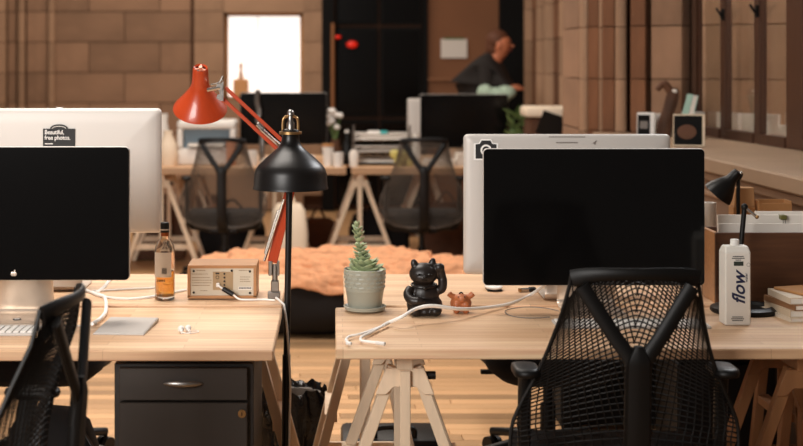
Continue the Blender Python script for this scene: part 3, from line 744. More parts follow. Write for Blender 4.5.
pr = MB(); PRT = mat('brown_print', (128,100,74), 0.7)
for (xa, n_, z_) in ((-0.092,9,0.079),(-0.092,10,0.068),(-0.092,11,0.060),(-0.092,11,0.052),(-0.092,10,0.044),(-0.066,4,0.028),(0.052,7,0.090),(0.056,6,0.070),(0.056,5,0.063),(0.056,6,0.056),(-0.078,5,0.090)):
    for i in range(n_): pr.box((xa+i*0.0055+0.002, yf-0.0006, z_), (random.uniform(0.003,0.005), 0.0005, 0.0018))
o = pr.build('printed_text', PRT, pn); o['kind'] = 'stuff'
MB().bb(0.05,0.092,yf-0.001,yf,0.030,0.040).build('serial_label', PAPER, pn)
sn = MB()
for i in range(8): sn.box((0.054+i*0.0048, yf-0.0014, 0.036), (0.0034,0.0006,0.004))
sn.build('serial_print', INK, pn)
MB().lathe([(0.004,0),(0.0055,0)], 14, close=False).xf(Matrix.Translation((-0.014,yf-0.0014,0.069)) @ Matrix.Rotation(PI/2,4,'X')).build('dial_mark', PLASTIC, pn)
MB().box((-0.014,yf-0.002,0.081), (0.011,0.002,0.004)).build('antenna_socket', PLASTIC, pn)
pc = thing('radio_cable', 'white cable with black plug sleeve running from the radio back', 'cable', (-0.345, 4.44, DH))
MB().box((-0.012,0.022,0.046), (0.011,0.012,0.013)).build('plug', WHITE, pc, bevel=0.002)
MB().cyl((0.004,0.012,0.036),(0.036,0.004,0.019),0.0078,n=12).build('sleeve', PLASTIC, pc, smooth=True)
MB().tube(spline([(-0.012,0.015,0.046),(0.004,0.012,0.036),(0.036,0.004,0.019),(0.055,0.0,0.006),(0.09,0.0,0.004),(0.13,0.005,0.004),(0.165,-0.01,0.004)],5), 0.003, 8).build('cord', CORD, pc, smooth=True)
# keyboard
kb = thing('keyboard', 'slim white keyboard below the left monitor', 'keyboard', (-1.018, 3.955, DH))
MB().bb(-0.213,0.213,-0.055,0.055,0.0,0.008).build('body', ALU, kb, bevel=0.002)
key = MB().box((0,0,0), (0.0155,0.0155,0.005)).mesh('key', WHITE, bevel=0.001)
for r_ in range(5):
    for k in range(22): inst(key, 'key', kb, (-0.2+k*0.019, -0.042+r_*0.019, 0.010))
kb2 = copy_tree(kb); kb2.location = (0.83, 4.06, DH); kb2['label'] = 'slim white keyboard on the right desk, seen through the foreground chair net'
# trackpad / slab
tp = thing('trackpad', 'flat silver trackpad lying near the front of the left desk', 'trackpad', (-0.575, 4.02, DH), math.radians(-4))
MB().add([(-0.07,-0.105,0),(0.07,-0.105,0),(0.07,0.105,0),(-0.07,0.105,0),(-0.07,-0.105,0.004),(0.07,-0.105,0.004),(0.07,0.105,0.012),(-0.07,0.105,0.012)],
   [(0,3,2,1),(4,5,6,7),(0,1,5,4),(1,2,6,5),(2,3,7,6),(3,0,4,7)]).build('body', ALU, tp, bevel=0.0015)
MB().box((0,0,0.0086), (0.132,0.198,0.001), (0.038,0,0)).build('touch_surface', mat('pale_grey', (196,190,184), 0.4), tp)
# earphones
ep = thing('earphones', 'tiny white earphones lying on the left desk', 'earphones', (-0.405, 3.955, DH))
e = MB(); e.ell((-0.012,0,0.010),(0.009,0.009,0.009)); e.cyl((-0.012,0,0.008),(-0.008,-0.02,0.004),0.004,n=10); e.build('earbud', WHITE, ep, smooth=True)
e = MB(); e.ell((0.006,0.01,0.010),(0.009,0.009,0.009)); e.cyl((0.006,0.01,0.008),(0.012,-0.01,0.004),0.004,n=10); e.build('earbud', WHITE, ep, smooth=True)
MB().tube(spline([(-0.008,-0.02,0.003),(0.012,-0.026,0.003),(0.035,-0.01,0.003),(0.03,0.008,0.003),(0.012,-0.01,0.004)],5), 0.0013, 6).build('wire', CORD, ep, smooth=True)
# loose cables
def cable(label, pts, r=0.003, m=CORD, name='white_cable', ends=None):
    q = spline(pts, 6); t = thing(name, label, 'cable', q[0])
    MB().tube([p-q[0] for p in q], r, 8).build('cord', m, t, smooth=True)
    for (a, b, rr_) in (ends or []):
        a = Vector(a); b = Vector(b); MB().cyl(a-q[0], b-q[0], rr_, n=10).build('plug', WHITE, t, smooth=True)
    return t
def Dz(x, y, dz=0.003):              # point on a desk top seen at pixel
    D = FPX*(EYE-DH-dz)/(y-VY); return P(x, y, D)
cable('thick white cable looping from behind left monitor to the trackpad', [Dz(48,283), Dz(68,287), Dz(90,294), Dz(104,299), Dz(106,312), Dz(101,320), Dz(92,326)], 0.0055)
cable('white cable running from left monitor toward the radio', [Dz(60,284), Dz(84,291), Dz(100,298), Dz(125,301), Dz(150,299), Dz(186,292)], 0.0048)
cable('thin white cable crossing diagonally behind the left monitor', [Dz(96,295), Dz(103,290), Dz(108,284), Dz(112,279)], 0.006)
cable('slender white cable passing behind the whisky bottle', [Dz(92,293), Dz(112,292), Dz(130,291), Dz(150,290), Dz(170,288)], 0.0035)
cable('thin black cable sagging under the left monitor', [Dz(62,281.5), Dz(72,285), Dz(82,285.5), Dz(90,281.5)], 0.002, PLASTIC, 'black_cable')
cable('white keyboard lead lying across the front of left desk', [Dz(0,331), Dz(20,328), Dz(45,326), Dz(75,326), Dz(97,324)], 0.0015)

# ------------------------------------------------------------------ right desk things
# potted succulent
pt = thing('potted_succulent', 'green succulent in a pale grey glazed pot with saucer', 'potted plant', (0.0915, 4.30, DH))
MB().lathe([(0.0,0),(0.045,0),(0.060,0.006),(0.0635,0.016),(0.060,0.017),(0.052,0.010),(0.0,0.009)], 36, close=False).build('saucer', POT, pt, smooth=True)
po = MB().lathe([(0.0,0.011),(0.046,0.011),(0.050,0.016),(0.0565,0.062),(0.0575,0.063),(0.0575,0.066),(0.058,0.068),(0.0615,0.120),(0.0625,0.124),(0.0605,0.126),(0.058,0.122),(0.056,0.108),(0.0,0.108)], 40, close=False).build('pot', POT, pt, smooth=True)
wv = MB()
for r_ in range(4):
    z = 0.074+r_*0.013
    for k in range(18):
        a = 2*PI*(k+0.5*(r_ % 2))/18; rad = 0.0585+0.0035*(z-0.068)/0.052
        wv.ell((rad*math.cos(a), rad*math.sin(a), z), (0.0018, 0.0105, 0.0045), 6, 4, (0,0,a))
o = wv.build('carved_relief', POT, po, smooth=True); o['kind'] = 'stuff'
MB().lathe([(0.0,0.1085),(0.056,0.1085),(0.05,0.113),(0.0,0.116)], 24, close=False).build('soil', SOIL, pt, smooth=True)
stem = spline([(0.0,0,0.11),(-0.008,-0.004,0.15),(-0.018,-0.004,0.20),(-0.024,-0.002,0.245)], 6)
MB().tube(stem, 0.0035, 6).build('stem', LEAF, pt, smooth=True)
lm = MB(); rings = []
for i in range(7):
    u = i/6; wdt = 0.0125*math.sin(PI*min(1, 0.12+u*0.88))**0.8+0.0004; rings.append([(math.cos(a)*wdt, 0.034*u, math.sin(a)*wdt*0.32+0.006*u*u) for a in [2*PI*j/6 for j in range(6)]])
lmesh = lm.loft(rings).mesh('leaf', LEAF, smooth=True)
def leaf(p, yaw, pitch, sc): inst(lmesh, 'leaf', pt, p, (pitch, 0, yaw), (sc, sc, sc))
for lev, (f, n_, sc, pit) in enumerate(((0.0,13,1.75,0.02),(0.05,12,1.65,0.25),(0.12,11,1.45,0.32),(0.2,10,1.25,0.35),(0.3,8,1.0,0.35),(0.4,8,0.85,0.35),(0.5,7,0.75,0.3),(0.6,6,0.7,0.4),(0.7,6,0.65,0.45),(0.8,6,0.7,0.5),(0.9,6,0.65,0.6),(1.0,6,0.55,0.95))):
    p = stem[min(len(stem)-1, int(f*(len(stem)-1)))]
    for k in range(n_):
        leaf(p+Vector((0,0,0.006+random.uniform(-0.004,0.004))), 2*PI*(k+0.5*(lev % 2))/n_+random.uniform(-0.15,0.15), pit+random.uniform(-0.12,0.12), sc*random.uniform(0.85,1.12))
# black lucky cat
ct = thing('lucky_cat', 'black lucky cat figurine with one raised paw', 'figurine', (0.2645, 4.235, DH))
b = MB()
b.ell((0,0.004,0.030),(0.053,0.044,0.034)); b.ell((0,0.006,0.060),(0.044,0.036,0.042)); b.ell((0,-0.002,0.012),(0.052,0.046,0.014))
b.ell((-0.003,-0.004,0.120),(0.0425,0.035,0.033)); b.ell((-0.003,-0.012,0.112),(0.034,0.030,0.024))
b.ell((-0.003,-0.034,0.113),(0.014,0.010,0.010))
b.ell((-0.030,-0.010,0.148),(0.011,0.008,0.017),rot=(0,-0.25,0)); b.ell((0.022,-0.008,0.150),(0.011,0.008,0.018),rot=(0,0.2,0))
b.tube(spline([(-0.040,-0.005,0.078),(-0.050,-0.018,0.062),(-0.040,-0.036,0.048),(-0.018,-0.044,0.046)],5), 0.014, 10); b.ell((-0.015,-0.045,0.046),(0.013,0.010,0.012))
b.tube(spline([(0.034,0.002,0.070),(0.050,-0.006,0.078),(0.052,-0.008,0.105),(0.046,-0.012,0.132)],5), [0.014]*11+[0.012]*5, 10); b.ell((0.043,-0.016,0.140),(0.015,0.011,0.013))
b.ell((-0.030,-0.040,0.016),(0.017,0.016,0.014)); b.ell((0.030,-0.040,0.016),(0.017,0.016,0.014)); b.ell((0,-0.036,0.032),(0.028,0.012,0.018))
bo = b.build('body', CATB, ct, smooth=True)
md = bo.modifiers.new('remesh', 'REMESH'); md.mode = 'VOXEL'; md.voxel_size = 0.0028; md.use_smooth_shade = True
md = bo.modifiers.new('smooth', 'SMOOTH'); md.iterations = 4; md.factor = 0.5
for sx in (-0.019, 0.013):
    MB().ell((sx,-0.0392,0.1225),(0.0082,0.0035,0.0034),12,8).build('eye', CATG, ct, smooth=True)
MB().ell((-0.003,-0.0455,0.117),(0.0048,0.0035,0.0034)).build('nose', CATG, ct, smooth=True)
MB().tube([(-0.011,-0.0435,0.108),(-0.006,-0.0450,0.1055),(-0.003,-0.0455,0.1085),(0.0,-0.0450,0.1055),(0.005,-0.0435,0.108)], 0.0013, 6).build('mouth', CATG, ct, smooth=True)
MB().tube([(0.036*math.cos(a)-0.002, 0.034*math.sin(a)-0.002, 0.088+0.004*math.sin(a)) for a in [2*PI*i/24 for i in range(25)]], 0.0032, 8).build('collar', CATB, ct, smooth=True)
MB().ell((-0.002,-0.040,0.083),(0.006,0.005,0.006)).build('bell', CATB, ct, smooth=True)
# brown pig
pg = thing('animal_figurine', 'small brown pig figurine with upturned ears beside the black cat', 'figurine', (0.3735, 4.27, DH))
b = MB(); b.ell((0,0,0.028),(0.032,0.024,0.025)); b.ell((0,-0.008,0.042),(0.021,0.018,0.016)); b.ell((0.001,-0.024,0.041),(0.011,0.008,0.008))
for s in (-1,1):
    b.tube([(s*0.016,-0.004,0.046),(s*0.029,-0.006,0.051),(s*0.036,-0.006,0.058)], [0.009,0.0085,0.0095], 10)
    b.ell((s*0.014,-0.014,0.007),(0.009,0.009,0.009)); b.ell((s*0.014,0.012,0.007),(0.009,0.009,0.009)); b.ell((s*0.013,-0.020,0.026),(0.011,0.008,0.012))
bo = b.build('body', PIGB, pg, smooth=True); md = bo.modifiers.new('remesh','REMESH'); md.mode = 'VOXEL'; md.voxel_size = 0.0022; md.use_smooth_shade = True
md = bo.modifiers.new('smooth', 'SMOOTH'); md.iterations = 2
for s in (-1,1): MB().ell((s*0.009,-0.0245,0.050),(0.002,0.002,0.002),8,6).build('eye', PLASTIC, pg)
MB().tube([(-0.006,-0.012,0.058),(0,-0.010,0.0615),(0.006,-0.012,0.058)], 0.002, 6).build('top_tuft', PLASTIC, pg)
# long white cable
pts = [P(549,284,4.42), Dz(530,297), Dz(512,305), P(488,309.5,4.28), P(460,311,4.16), P(432,308,4.10), P(416,311,4.08), P(402,319,4.02), Dz(388,325,0.004)]
t = cable('long white cable crossing the right desk in front of the cat', pts, 0.0052)
o0 = t.location.copy(); J = Dz(383,328,0.004)
MB().cyl(Dz(388,325,0.005)-o0, J-o0, 0.0055, n=10).build('splitter', WHITE, t, smooth=True)
b1 = spline([J, Dz(370,333), Dz(358,337), Dz(350,338.5), Dz(346,342), Dz(349,345.5)], 5)
MB().tube([p-o0 for p in b1], 0.0038, 8).build('branch', CORD, t, smooth=True)
b2 = spline([J, Dz(372,334), Dz(362,339), Dz(361,342.5), Dz(368,344), Dz(378,345)], 5)
MB().tube([p-o0 for p in b2], 0.0038, 8).build('branch', CORD, t, smooth=True)
MB().cyl(Dz(346.5,345.5,0.005)-o0, Dz(351.5,346,0.005)-o0, 0.0048, n=10).build('plug', WHITE, t)
MB().cyl(Dz(376,345,0.005)-o0, Dz(385,346.2,0.005)-o0, 0.0048, n=10).build('plug', WHITE, t)
cable('thin grey cable curling on the right desk below the monitor', [Dz(559,311), Dz(545,308), Dz(527,307), Dz(510,309), Dz(505,312), Dz(512,316), Dz(530,318), Dz(550,317)], 0.0013, GREYI, 'grey_cable')
ms = thing('computer_mouse', 'white computer mouse lying beyond the cat below the right monitor corner', 'mouse', (0.513, 4.66, DH))
MB().ell((0,0,0.012),(0.029,0.05,0.011),24,10).build('shell', WHITE, ms, smooth=True); MB().bb(-0.024,0.024,-0.04,0.04,0,0.006).build('base', PLASTIC, ms, bevel=0.002)
ub = thing('usb_adapter', 'small metal plug adapter lying left of the right monitor stand', 'adapter', Dz(527,294,0), math.radians(20))
MB().bb(-0.024,0.006,-0.007,0.007,0.002,0.013).build('metal_plug', CHROME, ub, bevel=0.002); MB().bb(0.006,0.03,-0.008,0.008,0.001,0.015).build('plug_body', PLASTIC, ub, bevel=0.003); MB().bb(-0.028,-0.023,-0.007,0.007,0.002,0.013).build('copper_end', BRASS, ub)
# water carton
CX, CY = 1.129, 4.085
cr = thing('water_carton', 'white water carton with dark blue vertical lettering', 'carton', (CX, CY, DH), math.radians(2))
hw_ = 0.036
m = MB().loft([[(x*k, yv*k2, z) for x, yv in ((-hw_,-0.031),(hw_,-0.031),(hw_,0.031),(-hw_,0.031))] for k, k2, z in ((0.96,0.95,0),(1,1,0.004),(1,1,0.205),(0.90,0.55,0.222))])
body = m.build('carton_body', mat('carton_white', (222,216,206), 0.5), cr, bevel=0.003)
MB().lathe([(0.014,0.218),(0.014,0.224),(0.0125,0.225),(0.0125,0.237),(0.011,0.239),(0,0.239)], 20, close=False).build('screw_cap', WHITE, cr, smooth=True)
NAVY = mat('navy_print', (30,34,66), 0.6)
yb = -0.0318
o = text_mesh('lettering', 'flow', 0.051, NAVY, body, Matrix.Translation((0.018, yb, 0.060)) @ Matrix.Rotation(PI/2,4,'X') @ Matrix.Rotation(PI/2,4,'Z'), shear=0.35, bold=0.0009)
text_mesh('small_lettering', 'water', 0.011, NAVY, body, Matrix.Translation((0.026, yb, 0.122)) @ Matrix.Rotation(PI/2,4,'X') @ Matrix.Rotation(PI/2,4,'Z'))
pm = MB()
for (z_, n_) in ((0.194,6),(0.189,7),(0.184,3),(0.025,6),(0.020,7),(0.015,6)):
    for i in range(n_): pm.box(((i-(n_-1)/2)*0.0052+ (0.0 if z_ > .1 else -0.002), yb, z_), (0.0044,0.0005,0.0022))
o = pm.build('small_print', INK, body); o['kind'] = 'stuff'
MB().box((0.001,yb,0.174), (0.027,0.0006,0.012)).build('picture_patch', mat('patch', (44,52,44), 0.6), body)
MB().lathe([(0.0045,0),(0.0055,0)], 14, close=False).xf(Matrix.Translation((0.029,yb,0.171)) @ Matrix.Rotation(PI/2,4,'X')).build('seal_mark', GREYI, body)
# black stand with bent arm
sb = thing('desk_stand', 'slim black stand with bent tip behind the water carton', 'stand', (1.215, 4.285, DH))
MB().lathe([(0.0,0),(0.098,0),(0.102,0.005),(0.100,0.014),(0.086,0.020),(0.074,0.020),(0.070,0.012),(0.0,0.010)], 40, close=False).build('round_base', PLASTIC, sb, smooth=True)
tpq = rel0 = Vector((1.215,4.285,DH))
pa = P(739.5,262,4.285)-tpq; pb = P(744.5,207,4.285)-tpq; pcx = P(757,217,4.27)-tpq
MB().tube([(pa.x-0.004,0,0.012), pa, pb], 0.0075, 12).build('post', PLASTIC, sb, smooth=True)
MB().ell(pb, (0.010,0.010,0.011)).build('joint', PLASTIC, sb, smooth=True)
MB().tube([pb, pcx], 0.0045, 8).build('tip_arm', CHROME, sb, smooth=True); MB().ell(pcx, (0.006,0.006,0.006)).build('tip', BRASS, sb, smooth=True)
# wooden file box
fb = thing('wooden_file_box', 'dark wooden file box full of papers on the right desk', 'box', (1.345, 4.475, DH))
m0, m1 = -0.19, 0.20
MB().bb(m0,m1,-0.085,-0.073,0,0.215).build('front_board', BOXW, fb, bevel=0.002); MB().bb(m0,m1,0.073,0.085,0,0.215).build('back_board', BOXW, fb, bevel=0.002)
for x0 in (m0, m1-0.012): MB().bb(x0,x0+0.012,-0.073,0.073,0.0,0.215).build('side_board', RADIO, fb, bevel=0.002)
MB().bb(m0+0.012,m1-0.012,-0.073,0.073,0.0,0.01).build('bottom_board', BOXW, fb)
def sheet(name, label, cat, x0, x1, y0, z0, z1, m=PAPER, th=0.012, lean=0.05):
    o = MB().box(((x1-x0)/2, 0, (z1-z0)/2), (x1-x0, th, z1-z0)).build(name, m, None, loc=(x0, y0, z0)); o.rotation_euler = (-lean,0,0); return tag(o, label, cat)
sheet('paper_folder', 'white sheaf of paper standing at the front inside the wooden file box', 'paper', 1.175, 1.525, 4.425, 0.745, 0.968)
sheet('paper_folder', 'white sheaf of paper in the middle of the wooden file box', 'paper', 1.185, 1.52, 4.47, 0.745, 0.99, th=0.016)
sheet('paper_folder', 'taller white folder at the right of the file box, held by green clip', 'paper', 1.31, 1.52, 4.50, 0.745, 0.998)
bcx = thing('binder_clip', 'green binder clip on the white folder in file box', 'clip', P(782.5,221,4.47))
MB().box((0,0,0.012), (0.019,0.034,0.014)).build('clip_body', mat('olive', (96,92,44), 0.5), bcx, bevel=0.002)
for s in (-1,1): MB().tube([(s*0.004,-0.019,0.006),(s*0.003,-0.02,-0.018)], 0.0012, 6).build('wire_arm', STEEL, bcx)
# books and envelope
bx, by = 1.385, 4.22; zz = DH
bks = [('white paper pad at the bottom of the stack right of the carton', 0.20, 0.20, 0.012, (214,200,180), 8), ('cream paperback second from bottom of stack right of the carton', 0.20, 0.19, 0.02, (202,182,156), 5),
       ('brown covered book in the middle of the stack right of the carton', 0.19, 0.19, 0.016, (136,96,64), 10), ('pale paperback near the top of the stack right of the carton', 0.19, 0.18, 0.018, (206,190,168), 3)]
for lab, w_, d_, h_, col, an in bks:
    t = thing('paperback_book', lab, 'book', (bx+random.uniform(-.006,.006), by, zz), math.radians(an), 'stack of books beside the water carton')
    MB().bb(-w_/2+0.003,w_/2-0.003,-d_/2+0.003,d_/2-0.003,0.002,h_-0.002).build('pages', PAPER, t)
    cm = mat('cover_%d' % col[0], col, 0.6)
    MB().bb(-w_/2,w_/2,-d_/2,d_/2,h_-0.002,h_).build('cover', cm, t); MB().bb(-w_/2,w_/2,-d_/2,d_/2,0,0.002).build('cover', cm, t); MB().bb(-w_/2,-w_/2+0.002,-d_/2,d_/2,0.002,h_-0.002).build('spine', cm, t)
    zz += h_
ev = MB().bb(-0.08,0.10,-0.09,0.09,0,0.008).build('brown_envelope', CARD, None, bevel=0.002, loc=(bx+0.02, by+0.01, zz)); ev.rotation_euler = (0,0,0.35); tag(ev, 'brown envelope on top of the book stack at the right', 'envelope')
wc = thing('white_carton', 'small white carton cut off by the right edge of the photo', 'carton', (1.394, 4.07, DH))
MB().bb(-0.03,0.05,-0.04,0.04,0,0.11).build('carton_body', WHITE, wc, bevel=0.004); MB().bb(-0.031,0.051,-0.041,0.041,0.085,0.112).build('carton_lid', WHITE, wc, bevel=0.003)
# black desk lamp
dl = thing('desk_lamp', 'small black cone desk lamp behind the wooden file box', 'lamp', (1.352, 4.85, DH))
MB().lathe([(0.0,0),(0.07,0),(0.07,0.012),(0.02,0.02),(0.0,0.02)], 28, close=False).build('base', BLKMET, dl, smooth=True)
MB().cyl((0,0,0.015),(0,0,0.345),0.0065,n=10).build('post', BLKMET, dl, smooth=True)
hsh = MB().lathe([(0.0,0.0),(0.016,0.0),(0.019,-0.012),(0.022,-0.04),(0.034,-0.06),(0.053,-0.095),(0.060,-0.118),(0.058,-0.118),(0.05,-0.093),(0.03,-0.06),(0.0,-0.05)], 32, close=False)
ho = hsh.build('shade', BLKMET, dl, smooth=True); ho.matrix_local = Matrix.Translation((-0.006,-0.02,0.368)) @ Matrix.Diagonal((0.88,0.88,0.88,1)) @ Matrix.Rotation(math.radians(38),4,'Y') @ Matrix.Rotation(math.radians(14),4,'X')
MB().cyl((0.008,-0.012,0.352),(-0.02,-0.012,0.362),0.013,n=12).build('swivel', BLKMET, dl, smooth=True); MB().ell((0.004,-0.022,0.362),(0.006,0.004,0.006)).build('switch_knob', CHROME, dl, smooth=True)
# boxes behind the file box
tb = thing('cardboard_box', 'tall tan cardboard box behind the wooden file box', 'box', (1.395, 4.95, DH))
MB().bb(-0.04,0.036,-0.03,0.03,0,0.24).build('lower_carton', CARD, tb, bevel=0.002); MB().add([(-0.036,-0.025,0.24),(0.036,-0.025,0.24),(0.036,0.025,0.24),(-0.036,0.025,0.24),(-0.029,-0.02,0.305),(0.033,-0.02,0.305),(0.033,0.02,0.305),(-0.029,0.02,0.305)],[(0,3,2,1),(4,5,6,7),(0,1,5,4),(1,2,6,5),(2,3,7,6),(3,0,4,7)]).build('flap', mat('light_card', (190,142,96), 0.8), tb, bevel=0.002)
ob = thing('open_carton', 'low open brown carton beside the tall cardboard box', 'box', (1.492, 4.94, DH))
MB().bb(-0.055,0.055,-0.04,-0.036,0,0.255).build('front_panel', CARD, ob); MB().bb(-0.055,0.055,0.036,0.04,0,0.262).build('back_panel', CARD, ob)
for s in (-1,1): MB().bb(s*0.053-0.002,s*0.053+0.002,-0.036,0.036,0,0.262).build('side_panel', CARD, ob)
MB().bb(-0.05,0.05,-0.036,0.036,0,0.004).build('bottom_panel', CARD, ob)
for k, (xx, lab) in enumerate(((1.275,'white paper roll standing under the black desk lamp at left'),(1.225,'thick white paper roll at the edge of the right monitor'))):
    q_ = thing('paper_roll', lab, 'paper roll', (xx, 4.93, DH)); MB().lathe([(0.012,0),(0.024,0),(0.024,0.255-k*0.02),(0.012,0.255-k*0.02),(0.012,0)], 20, close=False).build('paper', PAPER, q_, smooth=True); MB().lathe([(0.010,0.0),(0.0115,0.0),(0.0115,0.25-k*0.02),(0.010,0.25-k*0.02)],16,close=False).build('core', CARD, q_)

# ------------------------------------------------------------------ floor things
bn = thing('waste_bin', 'waste bin lined with a crinkled black bag between the desks', 'bin', (-0.14, 5.07, 0))
MB().lathe([(0.0,0),(0.078,0),(0.082,0.01),(0.098,0.30),(0.102,0.305),(0.102,0.312),(0.094,0.308),(0.078,0.014),(0.0,0.012)], 32, close=False).build('tub', mat('grey_bin', (120,112,104), 0.5), bn, smooth=True)
lm_ = MB(); n = 72; rings = []
for (r_, z_, am) in ((0.086,0.16,0.0),(0.094,0.28,0.001),(0.101,0.322,0.004),(0.107,0.334,0.006),(0.113,0.31,0.007),(0.114,0.26,0.008),(0.112,0.19,0.009),(0.108,0.13,0.011),(0.106,0.11,0.012)):
    ph = random.random()*6; rings.append([((r_+am*(math.sin(9*a+ph)+0.7*math.sin(17*a+z_*30)))*math.cos(a), (r_+am*(math.sin(9*a+ph)+0.7*math.sin(17*a+z_*30)))*math.sin(a), z_+am*1.2*math.sin(7*a+ph)+am*0.8*math.sin(15*a)) for a in [2*PI*j/n for j in range(n)]])
lm_.loft(rings, cap=False); lm_.build('bag_liner', LINER, bn, smooth=True, sharp=1.3)
MB().tube(spline([(0.108,-0.02,0.25),(0.118,-0.02,0.235),(0.122,-0.015,0.21)],4), [0.006]*4+[0.009]*5, 8).build('knot', LINER, bn, smooth=True)

tc = thing('tool_case', 'low black carry case on the floor behind the pale trestle', 'case', (0.215, 5.25, 0))
MB().bb(-0.19,0.19,-0.13,0.13,0.0,0.135).build('case_body', PLASTIC, tc, bevel=0.02, seg=2); MB().bb(-0.19,0.19,-0.135,0.135,0.085,0.095).build('seam_band', FABRIC, tc)
MB().tube(spline([(-0.07,-0.10,0.13),(-0.065,-0.10,0.165),(0,-0.10,0.172),(0.065,-0.10,0.165),(0.07,-0.10,0.13)],5), 0.010, 8).build('handle', PLASTIC, tc, smooth=True)
bp_ = thing('backpack', 'rounded black backpack on the floor behind the left foreground chair', 'backpack', (-0.90, 4.62, 0))
m = MB(); rings = []
for z, k in ((0.0,0.85),(0.02,1.0),(0.12,1.04),(0.24,0.98),(0.32,0.80),(0.36,0.5),(0.372,0.15)): rings.append([(x*k, yv*k, z) for x, yv in rr(0.30,0.22,0.09,6)])
m.loft(rings).build('bag_body', FABRIC, bp_, smooth=True, sharp=1.2)
MB().loft([[(x*k, yv-0.0, z*k2+0.13) for x, z in rr(0.22,0.16,0.04,5)] for k, k2, yv in ((1,1,-0.10),(1,1,-0.125),(0.8,0.8,-0.14))]).build('front_pocket', FABRIC, bp_, smooth=True)
MB().sweep(spline([(0.11,-0.06,0.31),(0.17,-0.08,0.22),(0.24,-0.10,0.10),(0.28,-0.10,0.012)],5), 0.02, 0.005, (0,1,0), 8).build('strap', PLASTIC, bp_, smooth=True)
uc = thing('black_storage_box', 'black storage box in the shade under the right desk', 'box', (1.40, 5.24, 0))
MB().bb(-0.20,0.15,-0.18,0.18,0,0.42).build('box_body', PLASTIC, uc, bevel=0.01); MB().bb(-0.205,0.155,-0.185,0.185,0.42,0.45).build('lid', PLASTIC, uc, bevel=0.008)
up = thing('shelf_upright', 'brown wooden shelf upright with peg holes at right edge', 'shelf', (1.40, 4.30, 0))
MB().bb(-0.02,0.02,-0.02,0.02,0,0.70).build('post', TAN, up, bevel=0.002)
for k in range(5): MB().cyl((0,-0.0215,0.62-k*0.06),(0,-0.0195,0.62-k*0.06),0.005,n=8).build('peg_hole', BLACKISH, up)

cb_ = thing('low_cupboard', 'low black cupboard beyond the right desks, glimpsed through the foreground chair net', 'cupboard', (1.235, 5.95, 0))
MB().bb(-0.335,0.335,-0.2,0.2,0.03,0.60).build('carcass', BLACKISH, cb_, bevel=0.004)
for sx in (-1,1):
    d_ = MB().bb(sx*0.166-0.162,sx*0.166+0.162,-0.222,-0.2,0.05,0.59).build('door', BLACKISH, cb_, bevel=0.003); MB().cyl((sx*0.03,-0.235,0.32),(sx*0.03,-0.222,0.32),0.01,n=10).build('knob', STEEL, d_)
    MB().bb(sx*0.3-0.02,sx*0.3+0.02,-0.18,0.18,0,0.03).build('foot', BLACKISH, cb_)
# bean bag with orange throw
bb_ = thing('bean_bag', 'large black canvas bean bag on the floor under the orange throw', 'bean bag', (-0.02, 8.15, 0))
def bag_pt(th, ph, off=0.0):
    wob = 1+0.05*math.sin(3*th+1)+0.03*math.sin(7*th+ph*3)
    ct_, st_ = math.cos(th), math.sin(th); s_ph = max(0.0, math.sin(ph))
    r_ = s_ph**0.55*wob
    z = 0.172+0.195*math.copysign(abs(math.cos(ph))**0.8, math.cos(ph))
    z += 0.02*math.sin(4*th+2)*s_ph
    return Vector((0.82*r_*ct_, 0.50*r_*st_, max(0, z) ))+Vector((ct_,st_,0.8))*off*0.9
bm_ = MB(); n = 64; k = 22; rings = [[bag_pt(2*PI*j/n, PI*(1-i/k)*0.985+0.01) for j in range(n)] for i in range(k+1)]
bm_.loft(rings).build('bag', BEAN, bb_, smooth=True, sharp=1.4)
th_ = MB(); n = 180; k = 46; rings = []
for i in range(k+1):
    rg = []
    for j in range(n):
        a = 2*PI*j/n; front = max(0, -math.sin(a)); lim = 1.50-0.10*math.sin(3*a+0.6)-0.16*math.sin(5*a)*front-0.16*front-0.42*max(0,math.cos(a))**1.5
        ph = lim*(i/k)+0.005; bp0 = bag_pt(a, ph); off = 0.030+0.040*mnoise.noise(bp0*7)+0.026*mnoise.noise(bp0*17)+0.016*mnoise.noise(bp0*38)
        rg.append(bag_pt(a, ph, off))
    rings.append(rg)
th_.loft(rings, cap=False)
tho = th_.build('orange_throw', ORANGE, None, smooth=True, sharp=3.0, loc=(-0.02, 8.15, 0.0)); tag(tho, 'crumpled orange fleece throw spread over the black bean bag', 'blanket')
sol = tho.modifiers.new('thick', 'SOLIDIFY'); sol.thickness = 0.008; sol.offset = 1

# ------------------------------------------------------------------ things on the distant desks
BT = DH
def at_desk(x, D): return Vector(((x-VX)/FPX*D, D, BT))
# white printer
pr_ = thing('white_printer', 'white printer with blue grey paper slot on the distant left desk', 'printer', at_desk(208, 10.6))
MB().bb(-0.21,0.21,-0.16,0.18,0.0,0.12).build('body', WHITE, pr_, bevel=0.02, seg=2)
MB().bb(-0.21,-0.17,-0.16,0.18,0.12,0.26).build('side_wall', WHITE, pr_, bevel=0.01); MB().bb(0.17,0.21,-0.16,0.18,0.12,0.26).build('side_wall', WHITE, pr_, bevel=0.01)
MB().bb(-0.21,0.21,-0.16,0.18,0.26,0.32).build('scanner_lid', WHITE, pr_, bevel=0.015); MB().bb(-0.17,0.17,-0.10,0.16,0.12,0.26).build('paper_slot', mat('blue_grey', (112,130,142), 0.6), pr_)
MB().box((0,-0.12,0.15), (0.26,0.14,0.004), (0.2,0,0)).build('output_sheet', PAPER, pr_)
